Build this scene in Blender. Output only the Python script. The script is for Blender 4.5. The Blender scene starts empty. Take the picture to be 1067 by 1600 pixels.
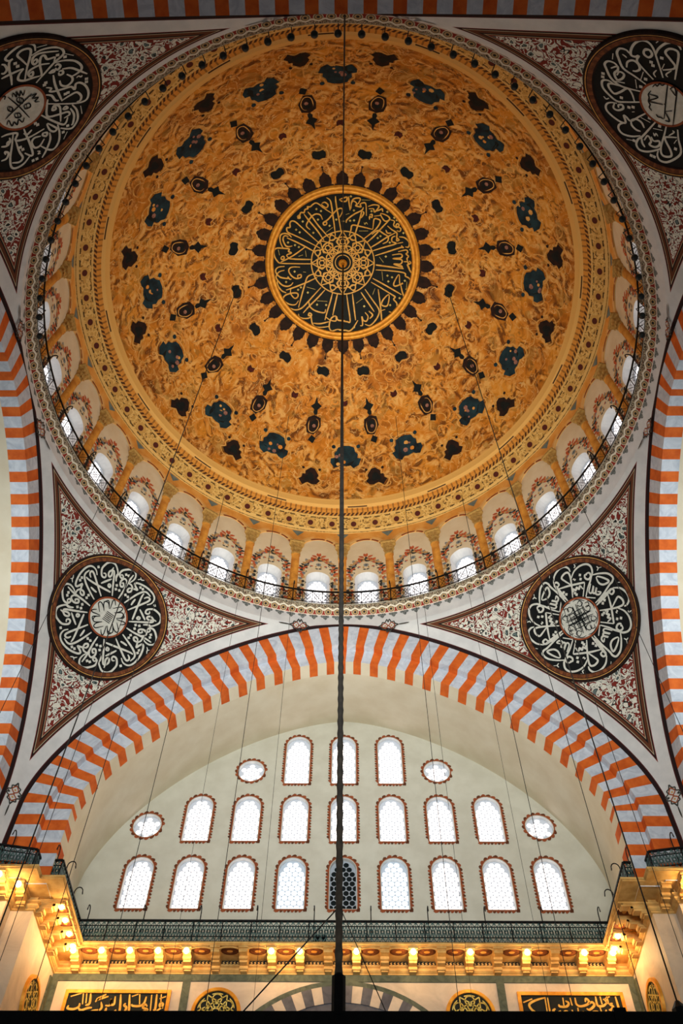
import bpy, math, random
import numpy as np
from mathutils import Vector, Matrix
from mathutils.geometry import delaunay_2d_cdt
random.seed(7)
SC = bpy.context.scene
PI = math.pi
def R(d): return math.radians(d)

# ------------------------------------------------------------------ camera
CAMF, CAMP, CAMY, CAMR = 1338.37, 1.0193, -0.0179, 0.0151
def camera():
    Fv = Vector((math.sin(CAMY)*math.cos(CAMP), math.cos(CAMY)*math.cos(CAMP), math.sin(CAMP)))
    X = Vector((math.cos(CAMY), -math.sin(CAMY), 0)); U = X.cross(Fv)
    X2 = X*math.cos(CAMR)+U*math.sin(CAMR); U2 = -X*math.sin(CAMR)+U*math.cos(CAMR)
    cd = bpy.data.cameras.new('camera'); co = bpy.data.objects.new('camera', cd)
    SC.collection.objects.link(co)
    m = Matrix.Identity(4)
    for i in range(3):
        m[i][0], m[i][1], m[i][2] = X2[i], U2[i], -Fv[i]
    m.translation = (0.2803, -14.0988, 1.6)
    co.matrix_world = m
    cd.sensor_fit = 'VERTICAL'; cd.sensor_height = 36; cd.lens = CAMF/1600*36
    cd.clip_end = 500; cd.clip_start = .05
    SC.camera = co
camera()

# ------------------------------------------------------------------ light and exposure
VS = SC.view_settings
VS.view_transform = 'Standard'; VS.look = 'None'; VS.gamma = 1; VS.use_curve_mapping = False
VS.exposure = 0.0
W = bpy.data.worlds.new('world'); SC.world = W; W.use_nodes = True
W.node_tree.nodes['Background'].inputs[0].default_value = (0.9, 0.97, 1.0, 1)
W.node_tree.nodes['Background'].inputs[1].default_value = 0.075
def area(name, loc, target, sx, sy, power, col, spread=180):
    l = bpy.data.lights.new(name, 'AREA'); l.shape = 'RECTANGLE'; l.size = sx; l.size_y = sy
    l.energy = power; l.color = col; l.spread = R(spread)
    o = bpy.data.objects.new(name, l); SC.collection.objects.link(o); o.location = loc
    o.rotation_euler = (Vector(target)-Vector(loc)).to_track_quat('-Z', 'Y').to_euler()
    return o
AREAS = [
    ('near_window_light', (0, -18.6, 14), (0, 16, 29.5), 18, 6, 1700, (0.96, 1, 0.97), 66),
    ('left_window_light', (-24, 7, 23), (4, 11, 42), 12, 7, 500, (0.95, 1, 1), 74),
    ('right_window_light', (24, 7, 23), (-4, 11, 42), 12, 7, 690, (0.95, 1, 1), 74),
    ('dome_fill_light', (0, 2, 9.6), (0, 5, 50), 7, 7, 860, (1, 0.9, 0.72), 46)]  # last one is an added upward fill to brighten the dome; no lamps modelled
for a in AREAS: area(*a)

# ------------------------------------------------------------------ node helper
def srgb(r, g, b):
    f = lambda c: (c/255/12.92) if c/255 <= .04045 else ((c/255+.055)/1.055)**2.4
    return (f(r), f(g), f(b), 1)
class NT:
    def __init__(s, name, rough=.8):
        s.mat = bpy.data.materials.new(name); s.mat.use_nodes = True
        s.t = s.mat.node_tree; s.b = s.t.nodes['Principled BSDF']
        s.b.inputs['Roughness'].default_value = rough
        s.b.inputs['Specular IOR Level'].default_value = .25
    def n(s, typ, **kw):
        x = s.t.nodes.new(typ)
        for k, v in kw.items(): setattr(x, k, v)
        return x
    def put(s, sock, v):
        if isinstance(v, bpy.types.NodeSocket): s.t.links.new(v, sock)
        else: sock.default_value = v
    def m(s, op, a, b=0., c=0.):
        x = s.n('ShaderNodeMath', operation=op)
        for i, v in enumerate((a, b, c)): s.put(x.inputs[i], v)
        return x.outputs[0]
    def add(s, a, b): return s.m('ADD', a, b)
    def sub(s, a, b): return s.m('SUBTRACT', a, b)
    def mul(s, a, b): return s.m('MULTIPLY', a, b)
    def lt(s, a, b): return s.m('LESS_THAN', a, b)
    def gt(s, a, b): return s.m('GREATER_THAN', a, b)
    def both(s, *a):
        r = a[0]
        for x in a[1:]: r = s.mul(r, x)
        return r
    def mix(s, f, a, b):
        x = s.n('ShaderNodeMix', data_type='RGBA')
        s.put(x.inputs[0], f); s.put(x.inputs[6], a); s.put(x.inputs[7], b)
        return x.outputs[2]
    def ramp(s, f, stops, const=False):
        x = s.n('ShaderNodeValToRGB'); r = x.color_ramp
        if const: r.interpolation = 'CONSTANT'
        while len(r.elements) < len(stops): r.elements.new(.5)
        for e, (p, c) in zip(r.elements, stops): e.position = p; e.color = c
        s.put(x.inputs[0], f); return x.outputs[0]
    def noise(s, vec, scale, detail=3, rough=.55, dist=0):
        x = s.n('ShaderNodeTexNoise'); s.put(x.inputs['Vector'], vec)
        x.inputs['Scale'].default_value = scale; x.inputs['Detail'].default_value = detail
        x.inputs['Roughness'].default_value = rough; x.inputs['Distortion'].default_value = dist
        return x.outputs[0]
    def voro(s, vec, scale, feat='F1', out='Distance', rnd=1.):
        x = s.n('ShaderNodeTexVoronoi', feature=feat); s.put(x.inputs['Vector'], vec)
        x.inputs['Scale'].default_value = scale; x.inputs['Randomness'].default_value = rnd
        return x.outputs[out]
    def obj(s): return s.n('ShaderNodeTexCoord').outputs['Object']
    def uv(s):
        x = s.n('ShaderNodeSeparateXYZ'); o = s.n('ShaderNodeTexCoord').outputs['UV']
        s.t.links.new(o, x.inputs[0]); return o, x.outputs[0], x.outputs[1]
    def comb(s, x, y, z=0.):
        c = s.n('ShaderNodeCombineXYZ')
        for i, v in enumerate((x, y, z)): s.put(c.inputs[i], v)
        return c.outputs[0]
    def vadd(s, a, b):
        x = s.n('ShaderNodeVectorMath', operation='ADD'); s.put(x.inputs[0], a); s.put(x.inputs[1], b); return x.outputs[0]
    def attr(s, name): return s.n('ShaderNodeAttribute', attribute_name=name).outputs['Fac']
    def col(s, c): s.put(s.b.inputs['Base Color'], c); return s
    def bump(s, h, strength=.3, dist=.05):
        x = s.n('ShaderNodeBump'); x.inputs['Strength'].default_value = strength; x.inputs['Distance'].default_value = dist
        s.put(x.inputs['Height'], h); s.t.links.new(x.outputs[0], s.b.inputs['Normal'])
def plain(name, c1, c2=None, scale=3., rough=.8, detail=4, bump=0, metal=0):
    t = NT(name, rough); c2 = c2 or tuple(v*.8 for v in c1[:3])+(1,)
    f = t.noise(t.obj(), scale, detail)
    t.col(t.ramp(f, [(.35, c1), (.65, c2)]))
    t.b.inputs['Metallic'].default_value = metal
    if bump: t.bump(f, bump, .03)
    return t.mat
def marble(name, c1, c2, scale=1.2, dist=2.5):
    t = NT(name, .55); f = t.noise(t.obj(), scale, 6, .6, dist)
    t.col(t.ramp(f, [(.3, c1), (.5, tuple(.5*(a+b) for a, b in zip(c1, c2))), (.68, c2)])); return t.mat

M = {}
M['plaster'] = plain('cream_plaster', srgb(206, 203, 188), srgb(196, 192, 176), 1.2)
M['drumcream'] = plain('drum_cream_plaster', srgb(234, 216, 180), srgb(226, 204, 164), 1)
M['vault'] = plain('cream_vault_plaster', srgb(226, 216, 192), srgb(216, 203, 176), .8)
M['white'] = plain('white_plaster', srgb(220, 220, 218), srgb(205, 206, 206), 2)
M['orange'] = plain('orange_stone', srgb(222, 108, 38), srgb(198, 86, 26), 2.2)
M['blue'] = marble('blue_white_marble', srgb(214, 219, 226), srgb(176, 184, 196), 1.6, 2)
M['border'] = plain('dark_border_paint', srgb(44, 20, 18), srgb(28, 14, 14), 6)
M['black'] = plain('black_paint', srgb(9, 14, 14), srgb(5, 8, 9), 4, .8)
M['dgreen'] = plain('dark_green_paint', srgb(8, 20, 19), srgb(5, 12, 12), 4, .7)
M['letter'] = plain('white_lettering', srgb(222, 220, 208), srgb(205, 204, 192), 6)
M['gold'] = plain('gold_leaf', srgb(226, 160, 54), srgb(200, 128, 34), 4, .45, metal=.25)
M['goldletter'] = plain('gold_lettering', srgb(228, 178, 82), srgb(205, 148, 52), 5, .5)
M['goldpale'] = plain('pale_gold_lettering', srgb(214, 196, 110), srgb(180, 150, 60), 5, .5)
M['brown'] = plain('brown_paint', srgb(112, 62, 32), srgb(84, 44, 24), 8)
M['red'] = plain('red_paint', srgb(136, 48, 36), srgb(108, 34, 28), 6)
M['cartbrown'] = plain('dark_brown_paint', srgb(46, 26, 18), srgb(26, 16, 12), 3)
M['cartblack'] = plain('dark_green_black_paint', srgb(20, 26, 24), srgb(12, 16, 16), 3)
M['cartblue'] = plain('deep_blue_paint', srgb(30, 58, 66), srgb(16, 26, 32), 1.6)
M['carttan'] = plain('tan_scroll_paint', srgb(226, 172, 92), srgb(204, 144, 66), 6)
M['pink'] = plain('dusty_pink_paint', srgb(170, 120, 100), srgb(120, 80, 70), 8)
M['iron'] = plain('black_iron', srgb(20, 22, 24), srgb(12, 14, 15), 6, .5, metal=.3)
M['greeniron'] = plain('green_black_iron', srgb(88, 116, 112), srgb(58, 84, 82), 6, .5, metal=.2)
M['cable'] = plain('dark_cable', srgb(46, 42, 38), srgb(30, 28, 26), 6, .7)
M['stone'] = plain('warm_carved_stone', srgb(220, 178, 108), srgb(196, 148, 80), 3, .7)
M['greystone'] = plain('grey_carved_stone', srgb(170, 166, 150), srgb(140, 136, 122), 20, .8)
M['marble'] = marble('pale_wall_marble', srgb(208, 188, 164), srgb(180, 162, 142), .7, 1.6)
M['greenmarble'] = marble('green_marble', srgb(92, 98, 82), srgb(58, 66, 56), 2.5, 1.5)
M['darkmarble'] = marble('dark_grey_marble', srgb(96, 94, 98), srgb(70, 68, 74), 2, 1)
M['ovalred'] = plain('red_brown_oval_paint', srgb(140, 78, 40), srgb(90, 50, 28), 6)
M['trefoil'] = plain('grey_ornament_paint', srgb(112, 118, 116), srgb(84, 92, 92), 9)
M['orangepaint'] = plain('ochre_paint', srgb(236, 170, 84), srgb(226, 150, 60), 2)
M['ochrelight'] = plain('light_ochre_paint', srgb(242, 200, 128), srgb(236, 184, 108), 3)
M['redband'] = plain('brick_red_paint', srgb(160, 84, 46), srgb(136, 66, 40), 3)
M['maroon'] = plain('maroon_paint', srgb(84, 30, 22), srgb(56, 20, 14), 6)
M['domeochre'] = plain('dome_ochre_paint', srgb(224, 150, 62), srgb(206, 128, 44), 2)
M['slate'] = plain('slate_blue_paint', srgb(126, 138, 130), srgb(104, 116, 110), 4)
M['colmarble'] = marble('ochre_column_marble', srgb(236, 166, 70), srgb(186, 112, 40), 1.6, 1.2)
M['capital'] = plain('capital_gilding', srgb(206, 168, 96), srgb(168, 126, 62), 9, bump=.6)
M['leafred'] = plain('terracotta_leaf_paint', srgb(206, 104, 60), srgb(186, 84, 46), 4)
M['leafdark'] = plain('charcoal_leaf_paint', srgb(64, 64, 58), srgb(48, 48, 46), 4)
M['leafgrey'] = plain('grey_leaf_paint', srgb(142, 146, 142), srgb(120, 126, 128), 4)
M['leaftan'] = plain('tan_leaf_paint', srgb(206, 166, 106), srgb(190, 146, 90), 4)
M['globe'] = plain('dark_globe_glass', srgb(30, 40, 40), srgb(20, 26, 28), 4, .3)
M['lattice_plaster'] = None
def glow(name, col, s):
    t = NT(name); t.col((.02, .02, .02, 1)); t.b.inputs['Emission Color'].default_value = col
    t.b.inputs['Emission Strength'].default_value = s; return t.mat
M['sky_pane'] = glow('daylit_glass', (1, .91, .87, 1), 2.5)
M['sky_pane_dim'] = glow('blue_daylit_glass', (.86, .94, 1, 1), 2.0)
M['sky_drum'] = glow('drum_daylit_glass', (1, .93, .91, 1), 2.5)
M['dark_pane'] = plain('unlit_glass', srgb(22, 32, 34), srgb(14, 22, 24), 4, .3)
M['lamp_glow'] = glow('warm_bulb_glow', (1, .82, .62, 1), 7)
def lattice_mat():
    t = NT('pierced_plaster_grille', .9); t.col(srgb(176, 184, 194))
    tr = t.n('ShaderNodeBsdfTranslucent'); tr.inputs[0].default_value = (.75, .82, .9, 1)
    mx = t.n('ShaderNodeMixShader'); mx.inputs[0].default_value = .16
    out = t.t.nodes['Material Output']
    t.t.links.new(t.b.outputs[0], mx.inputs[1]); t.t.links.new(tr.outputs[0], mx.inputs[2]); t.t.links.new(mx.outputs[0], out.inputs[0])
    return t.mat
M['lattice_plaster'] = lattice_mat()

BLK, CRM = srgb(26, 22, 20), srgb(216, 208, 192)
def pendentive_mat():
    t = NT('pendentive_painting', .85)
    da, dr = t.attr('da'), t.attr('dr'); uv, u, v = t.uv()
    e = t.m('MINIMUM', t.sub(da, .74), t.sub(dr, .30))
    # scrolling flowers on red
    nx = t.noise(uv, 1.7, 2); ny = t.noise(t.vadd(uv, (7.3, 2.1, 0)), 1.7, 2)
    w = t.vadd(uv, t.comb(t.mul(t.sub(nx, .5), .55), t.mul(t.sub(ny, .5), .55)))
    f1 = t.voro(w, 2.5, 'F1', rnd=.75)
    f2 = t.voro(t.vadd(w, (3.1, 5.2, 0)), 5.6, 'F1', rnd=.9)
    red, cream, dk, gr = srgb(124, 42, 32), srgb(222, 218, 204), srgb(30, 36, 34), srgb(96, 110, 108)
    sc = t.noise(w, 4.4, 1, .4, .9)
    ring = t.m('ABSOLUTE', t.sub(sc, .5))
    c = t.mix(t.lt(ring, .086), red, dk)
    c = t.mix(t.lt(ring, .068), c, cream)
    c = t.mix(t.both(t.gt(f2, .10), t.lt(f2, .36)), c, dk)
    c = t.mix(t.both(t.gt(f2, .13), t.lt(f2, .32)), c, cream)
    c = t.mix(t.lt(f2, .13), c, dk)
    c = t.mix(t.lt(f2, .06), c, gr)
    c = t.mix(t.lt(f1, .42), c, dk)
    c = t.mix(t.lt(f1, .385), c, cream)
    c = t.mix(t.lt(f1, .25), c, dk)
    c = t.mix(t.lt(f1, .19), c, gr)
    c = t.mix(t.lt(f1, .10), c, dk)
    fr = t.ramp(t.m('DIVIDE', e, .4, 0), [(0, srgb(122, 42, 34)), (.07, BLK), (.2, srgb(190, 170, 140)), (.26, srgb(96, 52, 30)), (.56, BLK), (.7, srgb(176, 150, 116)), (.77, srgb(110, 36, 28))], True)
    c = t.mix(t.lt(e, .36), c, fr)
    wt = t.ramp(t.noise(t.obj(), 1.5, 4), [(.35, srgb(216, 215, 212)), (.65, srgb(202, 202, 200))])
    c = t.mix(t.lt(e, 0.), c, wt)
    c = t.mix(t.lt(da, .21), c, srgb(78, 26, 24))
    c = t.mix(t.lt(da, .17), c, srgb(34, 18, 18))
    t.col(c); return t.mat
M['pendentive'] = pendentive_mat()

def frieze_mat():
    t = NT('cornice_frieze_painting', .8); uv, u, v = t.uv()
    cell = t.m('FRACT', t.mul(u, 180)); px = t.mul(t.sub(cell, .5), .46); hy = t.sub(v, .19)
    d = t.m('SQRT', t.add(t.mul(px, px), t.mul(hy, hy)))
    red, cream, dk = srgb(142, 42, 32), srgb(196, 178, 146), srgb(40, 36, 32)
    c = t.mix(t.both(t.lt(d, .19), t.gt(hy, -.2)), red, cream)
    c = t.mix(t.lt(d, .15), c, dk)
    c = t.mix(t.lt(d, .125), c, srgb(176, 144, 100))
    c = t.mix(t.lt(d, .06), c, dk)
    c = t.mix(t.lt(v, .035), c, srgb(226, 200, 180))
    n = t.noise(t.comb(t.mul(u, 82), v), 11, 2, .6, .8)
    fil = t.ramp(n, [(.36, dk), (.44, srgb(126, 110, 84)), (.5, srgb(196, 184, 156)), (.56, srgb(110, 60, 42)), (.62, dk)], True)
    tri = t.m('PINGPONG', t.mul(u, 180), .5)
    zig = t.add(.28, t.mul(tri, .24))
    c = t.mix(t.gt(v, zig), c, fil)
    zz = t.m('ABSOLUTE', t.sub(v, zig))
    c = t.mix(t.lt(zz, .045), c, srgb(224, 214, 192))
    c = t.mix(t.gt(v, .60), c, dk)
    t.col(c); return t.mat
M['frieze'] = frieze_mat()

def ring_mat():
    t = NT('white_ring_plaster', .8); uv, u, v = t.uv()
    wt = t.ramp(t.noise(t.obj(), 1.5, 4), [(.35, srgb(218, 217, 214)), (.65, srgb(203, 203, 202))])
    px = t.mul(t.sub(t.m('FRACT', t.mul(u, 144)), .5), .58)
    k = None
    for cx, cy, r in ((-.12, .09, .10), (.12, .09, .10), (0, .07, .13), (0, .22, .10), (0, .31, .05)):
        a, b = t.sub(px, cx), t.sub(v, cy)
        q = t.lt(t.m('SQRT', t.add(t.mul(a, a), t.mul(b, b))), r)
        k = q if k is None else t.m('MAXIMUM', k, q)
    n = t.noise(t.comb(t.mul(u, 82), v), 16, 2)
    c = t.mix(k, wt, t.ramp(n, [(.45, srgb(74, 80, 78)), (.55, srgb(140, 144, 140))]))
    da = t.attr('da')
    c = t.mix(t.lt(da, .21), c, srgb(78, 26, 24)); c = t.mix(t.lt(da, .17), c, srgb(34, 18, 18))
    t.col(c); return t.mat
M['ring'] = ring_mat()

def dome_mat():
    t = NT('painted_dome', .7); o = t.obj()
    wx = t.noise(o, .8, 2); p = t.vadd(o, t.comb(t.mul(wx, .8), t.mul(wx, -.6), t.mul(wx, .5)))
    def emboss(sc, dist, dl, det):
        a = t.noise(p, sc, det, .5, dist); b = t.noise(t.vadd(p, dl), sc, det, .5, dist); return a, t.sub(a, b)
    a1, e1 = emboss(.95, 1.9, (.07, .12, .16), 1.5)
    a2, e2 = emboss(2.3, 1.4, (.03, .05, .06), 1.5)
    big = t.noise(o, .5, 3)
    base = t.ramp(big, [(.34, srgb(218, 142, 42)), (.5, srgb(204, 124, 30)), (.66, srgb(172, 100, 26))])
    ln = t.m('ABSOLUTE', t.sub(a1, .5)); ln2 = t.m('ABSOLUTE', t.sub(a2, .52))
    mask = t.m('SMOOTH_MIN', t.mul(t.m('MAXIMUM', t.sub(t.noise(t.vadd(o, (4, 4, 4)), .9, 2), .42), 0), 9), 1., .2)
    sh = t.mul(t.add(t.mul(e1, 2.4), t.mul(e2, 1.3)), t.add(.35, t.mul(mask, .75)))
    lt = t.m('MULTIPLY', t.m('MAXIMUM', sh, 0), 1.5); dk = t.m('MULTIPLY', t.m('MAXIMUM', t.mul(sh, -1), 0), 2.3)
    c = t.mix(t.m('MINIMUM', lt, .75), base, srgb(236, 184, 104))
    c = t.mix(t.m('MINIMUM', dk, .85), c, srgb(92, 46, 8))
    c = t.mix(t.mul(t.lt(ln, .010), .6), c, srgb(238, 194, 122))
    c = t.mix(t.both(t.lt(ln2, .012), mask, .5), c, srgb(232, 186, 112))
    olive = t.m('MULTIPLY', t.gt(t.noise(t.vadd(o, (9, 3, 1)), 1.0, 2), .60), .45)
    c = t.mix(olive, c, srgb(150, 108, 40))
    t.col(c); t.bump(a1, .25, .12); return t.mat
M['dome'] = dome_mat()

def band_mat():
    t = NT('lattice_band_painting', .7); uv, u, v = t.uv()
    q = t.comb(t.mul(u, 80), v)
    ed = t.voro(q, 4.2, 'DISTANCE_TO_EDGE'); f1 = t.voro(q, 4.2)
    tan, dk, lt = srgb(206, 158, 80), srgb(112, 78, 32), srgb(226, 184, 106)
    c = t.mix(t.lt(f1, .22), tan, srgb(150, 108, 50)); c = t.mix(t.lt(ed, .09), c, lt)
    n = t.noise(q, 7, 2); c = t.mix(t.gt(n, .60), c, dk)
    px = t.mul(t.sub(t.m('FRACT', t.mul(u, 64)), .5), 1.24); hy = t.sub(v, .60)
    d = t.m('SQRT', t.add(t.mul(px, px), t.mul(hy, hy)))
    c = t.mix(t.lt(d, .30), c, tan); c = t.mix(t.lt(d, .16), c, srgb(84, 30, 18))
    dash = t.m('FRACT', t.mul(u, 128))
    for y in (.28, .95):
        c = t.mix(t.both(t.lt(t.m('ABSOLUTE', t.sub(v, y)), .03), t.gt(dash, .55)), c, srgb(74, 52, 22))
    for y in (.02, .14, .20, 1.06):
        c = t.mix(t.lt(t.m('ABSOLUTE', t.sub(v, y)), .03), c, lt)
    c = t.mix(t.lt(t.m('ABSOLUTE', t.sub(v, .08)), .012), c, dk)
    # rope and dentils above the lattice
    rp = t.lt(t.m('FRACT', t.add(t.mul(u, 320), t.mul(v, 3))), .55)
    c = t.mix(t.gt(v, 1.12), c, t.mix(rp, srgb(206, 140, 56), srgb(80, 44, 18)))
    dn = t.lt(t.m('FRACT', t.mul(u, 256)), .3)
    c = t.mix(t.gt(v, 1.30), c, t.mix(t.mul(dn, .7), srgb(218, 146, 56), srgb(122, 74, 28)))
    c = t.mix(t.gt(v, 1.62), c, srgb(230, 178, 96))
    dd = t.lt(t.m('FRACT', t.add(t.mul(u, 16), .3)), .24)
    c = t.mix(t.both(t.gt(v, 1.66), t.lt(v, 1.73), dd), c, srgb(70, 40, 16))
    t.col(c); t.bump(ed, .3, .03); return t.mat
M['band'] = band_mat()

# ------------------------------------------------------------------ mesh helpers
def link(o, parent=None):
    SC.collection.objects.link(o)
    if parent is not None: o.parent = parent
    return o
def tag(o, label=None, cat=None, group=None, kind=None):
    for k, v in (('label', label), ('category', cat), ('group', group), ('kind', kind)):
        if v: o[k] = v
    return o
def empty(name, loc=(0, 0, 0)):
    o = bpy.data.objects.new(name, None); o.location = loc; o.empty_display_size = .2; return link(o)
class MB:
    def __init__(s): s.v = []; s.f = []; s.mi = []; s.uv = []
    def poly(s, pts, mi=0, uv=None):
        n = len(s.v); s.v += [tuple(p) for p in pts]; s.f.append(tuple(range(n, n+len(pts)))); s.mi.append(mi)
        s.uv.append(uv or [(0, 0)]*len(pts))
    def raw(s, vs, fs, mi=0):
        n = len(s.v); s.v += [tuple(p) for p in vs]
        for f in fs: s.f.append(tuple(n+i for i in f)); s.mi.append(mi); s.uv.append([(0, 0)]*len(f))
    def box(s, lo, hi, mi=0, xf=None):
        x0, y0, z0 = lo; x1, y1, z1 = hi
        vs = [(x0, y0, z0), (x1, y0, z0), (x1, y1, z0), (x0, y1, z0), (x0, y0, z1), (x1, y0, z1), (x1, y1, z1), (x0, y1, z1)]
        if xf: vs = [xf(*p) for p in vs]
        s.raw(vs, [(0, 3, 2, 1), (4, 5, 6, 7), (0, 1, 5, 4), (1, 2, 6, 5), (2, 3, 7, 6), (3, 0, 4, 7)], mi)
    def tube(s, pts, r, n=8, mi=0):
        pts = [Vector(p) for p in pts]; vs = []; fs = []
        for i, p in enumerate(pts):
            d = (pts[min(i+1, len(pts)-1)]-pts[max(i-1, 0)]).normalized()
            up = Vector((0, 0, 1)) if abs(d.z) < .95 else Vector((1, 0, 0))
            a = d.cross(up).normalized(); b = d.cross(a)
            rr = r[i] if isinstance(r, (list, tuple)) else r
            for k in range(n):
                t = 2*PI*k/n; vs.append(p+(a*math.cos(t)+b*math.sin(t))*rr)
        for i in range(len(pts)-1):
            for k in range(n):
                k2 = (k+1) % n; fs.append((i*n+k, i*n+k2, (i+1)*n+k2, (i+1)*n+k))
        fs.append(tuple(range(n))[::-1]); fs.append(tuple(range((len(pts)-1)*n, len(pts)*n)))
        s.raw(vs, fs, mi)
    def ball(s, c, r, n=12, mi=0, sz=1.):
        vs = []; fs = []; c = Vector(c); m = n//2
        for i in range(m+1):
            th = PI*i/m
            for k in range(n): vs.append(c+Vector((math.sin(th)*math.cos(2*PI*k/n), math.sin(th)*math.sin(2*PI*k/n), math.cos(th)*sz))*r)
        for i in range(m):
            for k in range(n): fs.append((i*n+k, i*n+(k+1) % n, (i+1)*n+(k+1) % n, (i+1)*n+k))
        s.raw(vs, fs, mi)
    def grid(s, P, mi=0, UV=None, closed=False):
        nr, nc = len(P), len(P[0]); n = len(s.v)
        for row in P: s.v += [tuple(p) for p in row]
        for i in range(nr-1):
            for j in range(nc-1):
                s.f.append((n+i*nc+j, n+i*nc+j+1, n+(i+1)*nc+j+1, n+(i+1)*nc+j)); s.mi.append(mi(i, j) if callable(mi) else mi)
                s.uv.append([UV[i][j], UV[i][j+1], UV[i+1][j+1], UV[i+1][j]] if UV else [(0, 0)]*4)
    def build(s, name, mats, parent=None, smooth=False, attrs=None):
        me = bpy.data.meshes.new(name); me.from_pydata(s.v, [], s.f)
        for m in (mats if isinstance(mats, (list, tuple)) else [mats]): me.materials.append(m)
        me.polygons.foreach_set('material_index', s.mi)
        l = me.uv_layers.new(name='UVMap'); flat = [c for f in s.uv for p in f for c in p]
        l.data.foreach_set('uv', flat)
        if smooth: me.polygons.foreach_set('use_smooth', [True]*len(s.f))
        for k, a in (attrs or {}).items():
            at = me.attributes.new(k, 'FLOAT', 'POINT'); at.data.foreach_set('value', [float(x) for x in a])
        me.update()
        return link(bpy.data.objects.new(name, me), parent)
def obj_copy(o, parent=None, recursive=True):
    c = o.copy(); SC.collection.objects.link(c)
    if parent is not None: c.parent = parent
    if recursive:
        for ch in list(o.children): obj_copy(ch, c)
    return c
def inside(p, poly):
    x, y = p; r = False; n = len(poly)
    for i in range(n):
        (x1, y1), (x2, y2) = poly[i], poly[(i+1) % n]
        if (y1 > y) != (y2 > y) and x < (x2-x1)*(y-y1)/(y2-y1)+x1: r = not r
    return r
def sheet(outer, holes=(), extra=()):
    """2D triangulation of an outline with holes -> (verts, tris)"""
    vs = []; es = []
    for lp in [outer]+list(holes):
        n = len(vs); vs += [Vector(p) for p in lp]; es += [(n+i, n+(i+1) % len(lp)) for i in range(len(lp))]
    vs += [Vector(p) for p in extra]
    V, _, F, *_r = delaunay_2d_cdt(vs, es, [], 0, 1e-5)
    out = []
    for f in F:
        c = sum((V[i] for i in f), Vector((0, 0)))/len(f)
        if inside(c, outer) and not any(inside(c, h) for h in holes): out.append(tuple(f))
    return [(p.x, p.y) for p in V], out
def arch_outline(hw, z0, zs, zt, n=14, grow=0.):
    """arched opening: half width, sill, springing, top"""
    hw += grow; z0 -= grow; zt += grow
    return [(-hw, z0), (hw, z0)]+[(hw*math.cos(t), zs+(zt-zs)*math.sin(t)) for t in np.linspace(0, PI, n)]
def circle2(cx, cz, r, n=28): return [(cx+r*math.cos(2*PI*k/n), cz+r*math.sin(2*PI*k/n)) for k in range(n)]
def smooth_line(pts, k=4):
    if len(pts) < 3: return pts
    P = [np.array(p, float) for p in pts]; closed = np.hypot(*(P[0]-P[-1])) < 1e-6; out = []
    for i in range(len(P)-1):
        p0 = P[i-1] if i > 0 else (P[-2] if closed else 2*P[0]-P[1])
        p3 = P[i+2] if i+2 < len(P) else (P[1] if closed else 2*P[-1]-P[-2])
        for t in np.arange(k)/k:
            out.append(.5*((2*P[i])+(-p0+P[i+1])*t+(2*p0-5*P[i]+4*P[i+1]-p3)*t*t+(-p0+3*P[i]-3*P[i+1]+p3)*t**3))
    out.append(P[-1]); return [tuple(p) for p in out]
def ribbon(mb, pts, w, fn, mi=0, taper=.45, k=4):
    """a brush stroke of width w laid on a surface through fn(a, b) -> xyz"""
    L = smooth_line(pts, k); n = len(L)
    if n < 2: return
    A = []; B = []
    for i, p in enumerate(L):
        q0, q1 = L[max(i-1, 0)], L[min(i+1, n-1)]; dx, dy = q1[0]-q0[0], q1[1]-q0[1]; d = math.hypot(dx, dy) or 1
        t = i/(n-1); ww = w*.5*(1-taper*(abs(2*t-1)**3)); nx, ny = -dy/d*ww, dx/d*ww
        A.append(fn(p[0]+nx, p[1]+ny)); B.append(fn(p[0]-nx, p[1]-ny))
    mb.grid([A, B], mi)
def blob(mb, c, r, fn, mi=0, n=4):
    mb.poly([fn(c[0]+r*math.cos(2*PI*i/n), c[1]+r*math.sin(2*PI*i/n)) for i in range(n)], mi)
def fill(mb, outline, fn, mi=0):
    V, F = sheet(outline); mb.raw([fn(*p) for p in V], F, mi)
def dec(s): return [[tuple(int(c)/100 for c in p.split(',')) for p in st.split()] for st in s.split(';')]
def ordinal(i): return ('first', 'second', 'third', 'fourth', 'fifth', 'sixth', 'seventh', 'eighth', 'ninth', 'tenth', 'eleventh', 'twelfth', 'thirteenth', 'fourteenth', 'fifteenth', 'sixteenth', 'seventeenth', 'eighteenth', 'nineteenth', 'twentieth')[i] if i < 20 else ('twenty-first', 'twenty-second', 'twenty-third', 'twenty-fourth', 'twenty-fifth', 'twenty-sixth', 'twenty-seventh', 'twenty-eighth', 'twenty-ninth', 'thirtieth', 'thirty-first', 'thirty-second', 'thirty-third', 'thirty-fourth', 'thirty-fifth', 'thirty-sixth', 'thirty-seventh', 'thirty-eighth', 'thirty-ninth', 'fortieth', 'forty-first', 'forty-second', 'forty-third', 'forty-fourth', 'forty-fifth', 'forty-sixth')[i-20]
def structure(o, label=None, cat=None): return tag(o, label, cat, None, 'structure')

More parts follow.
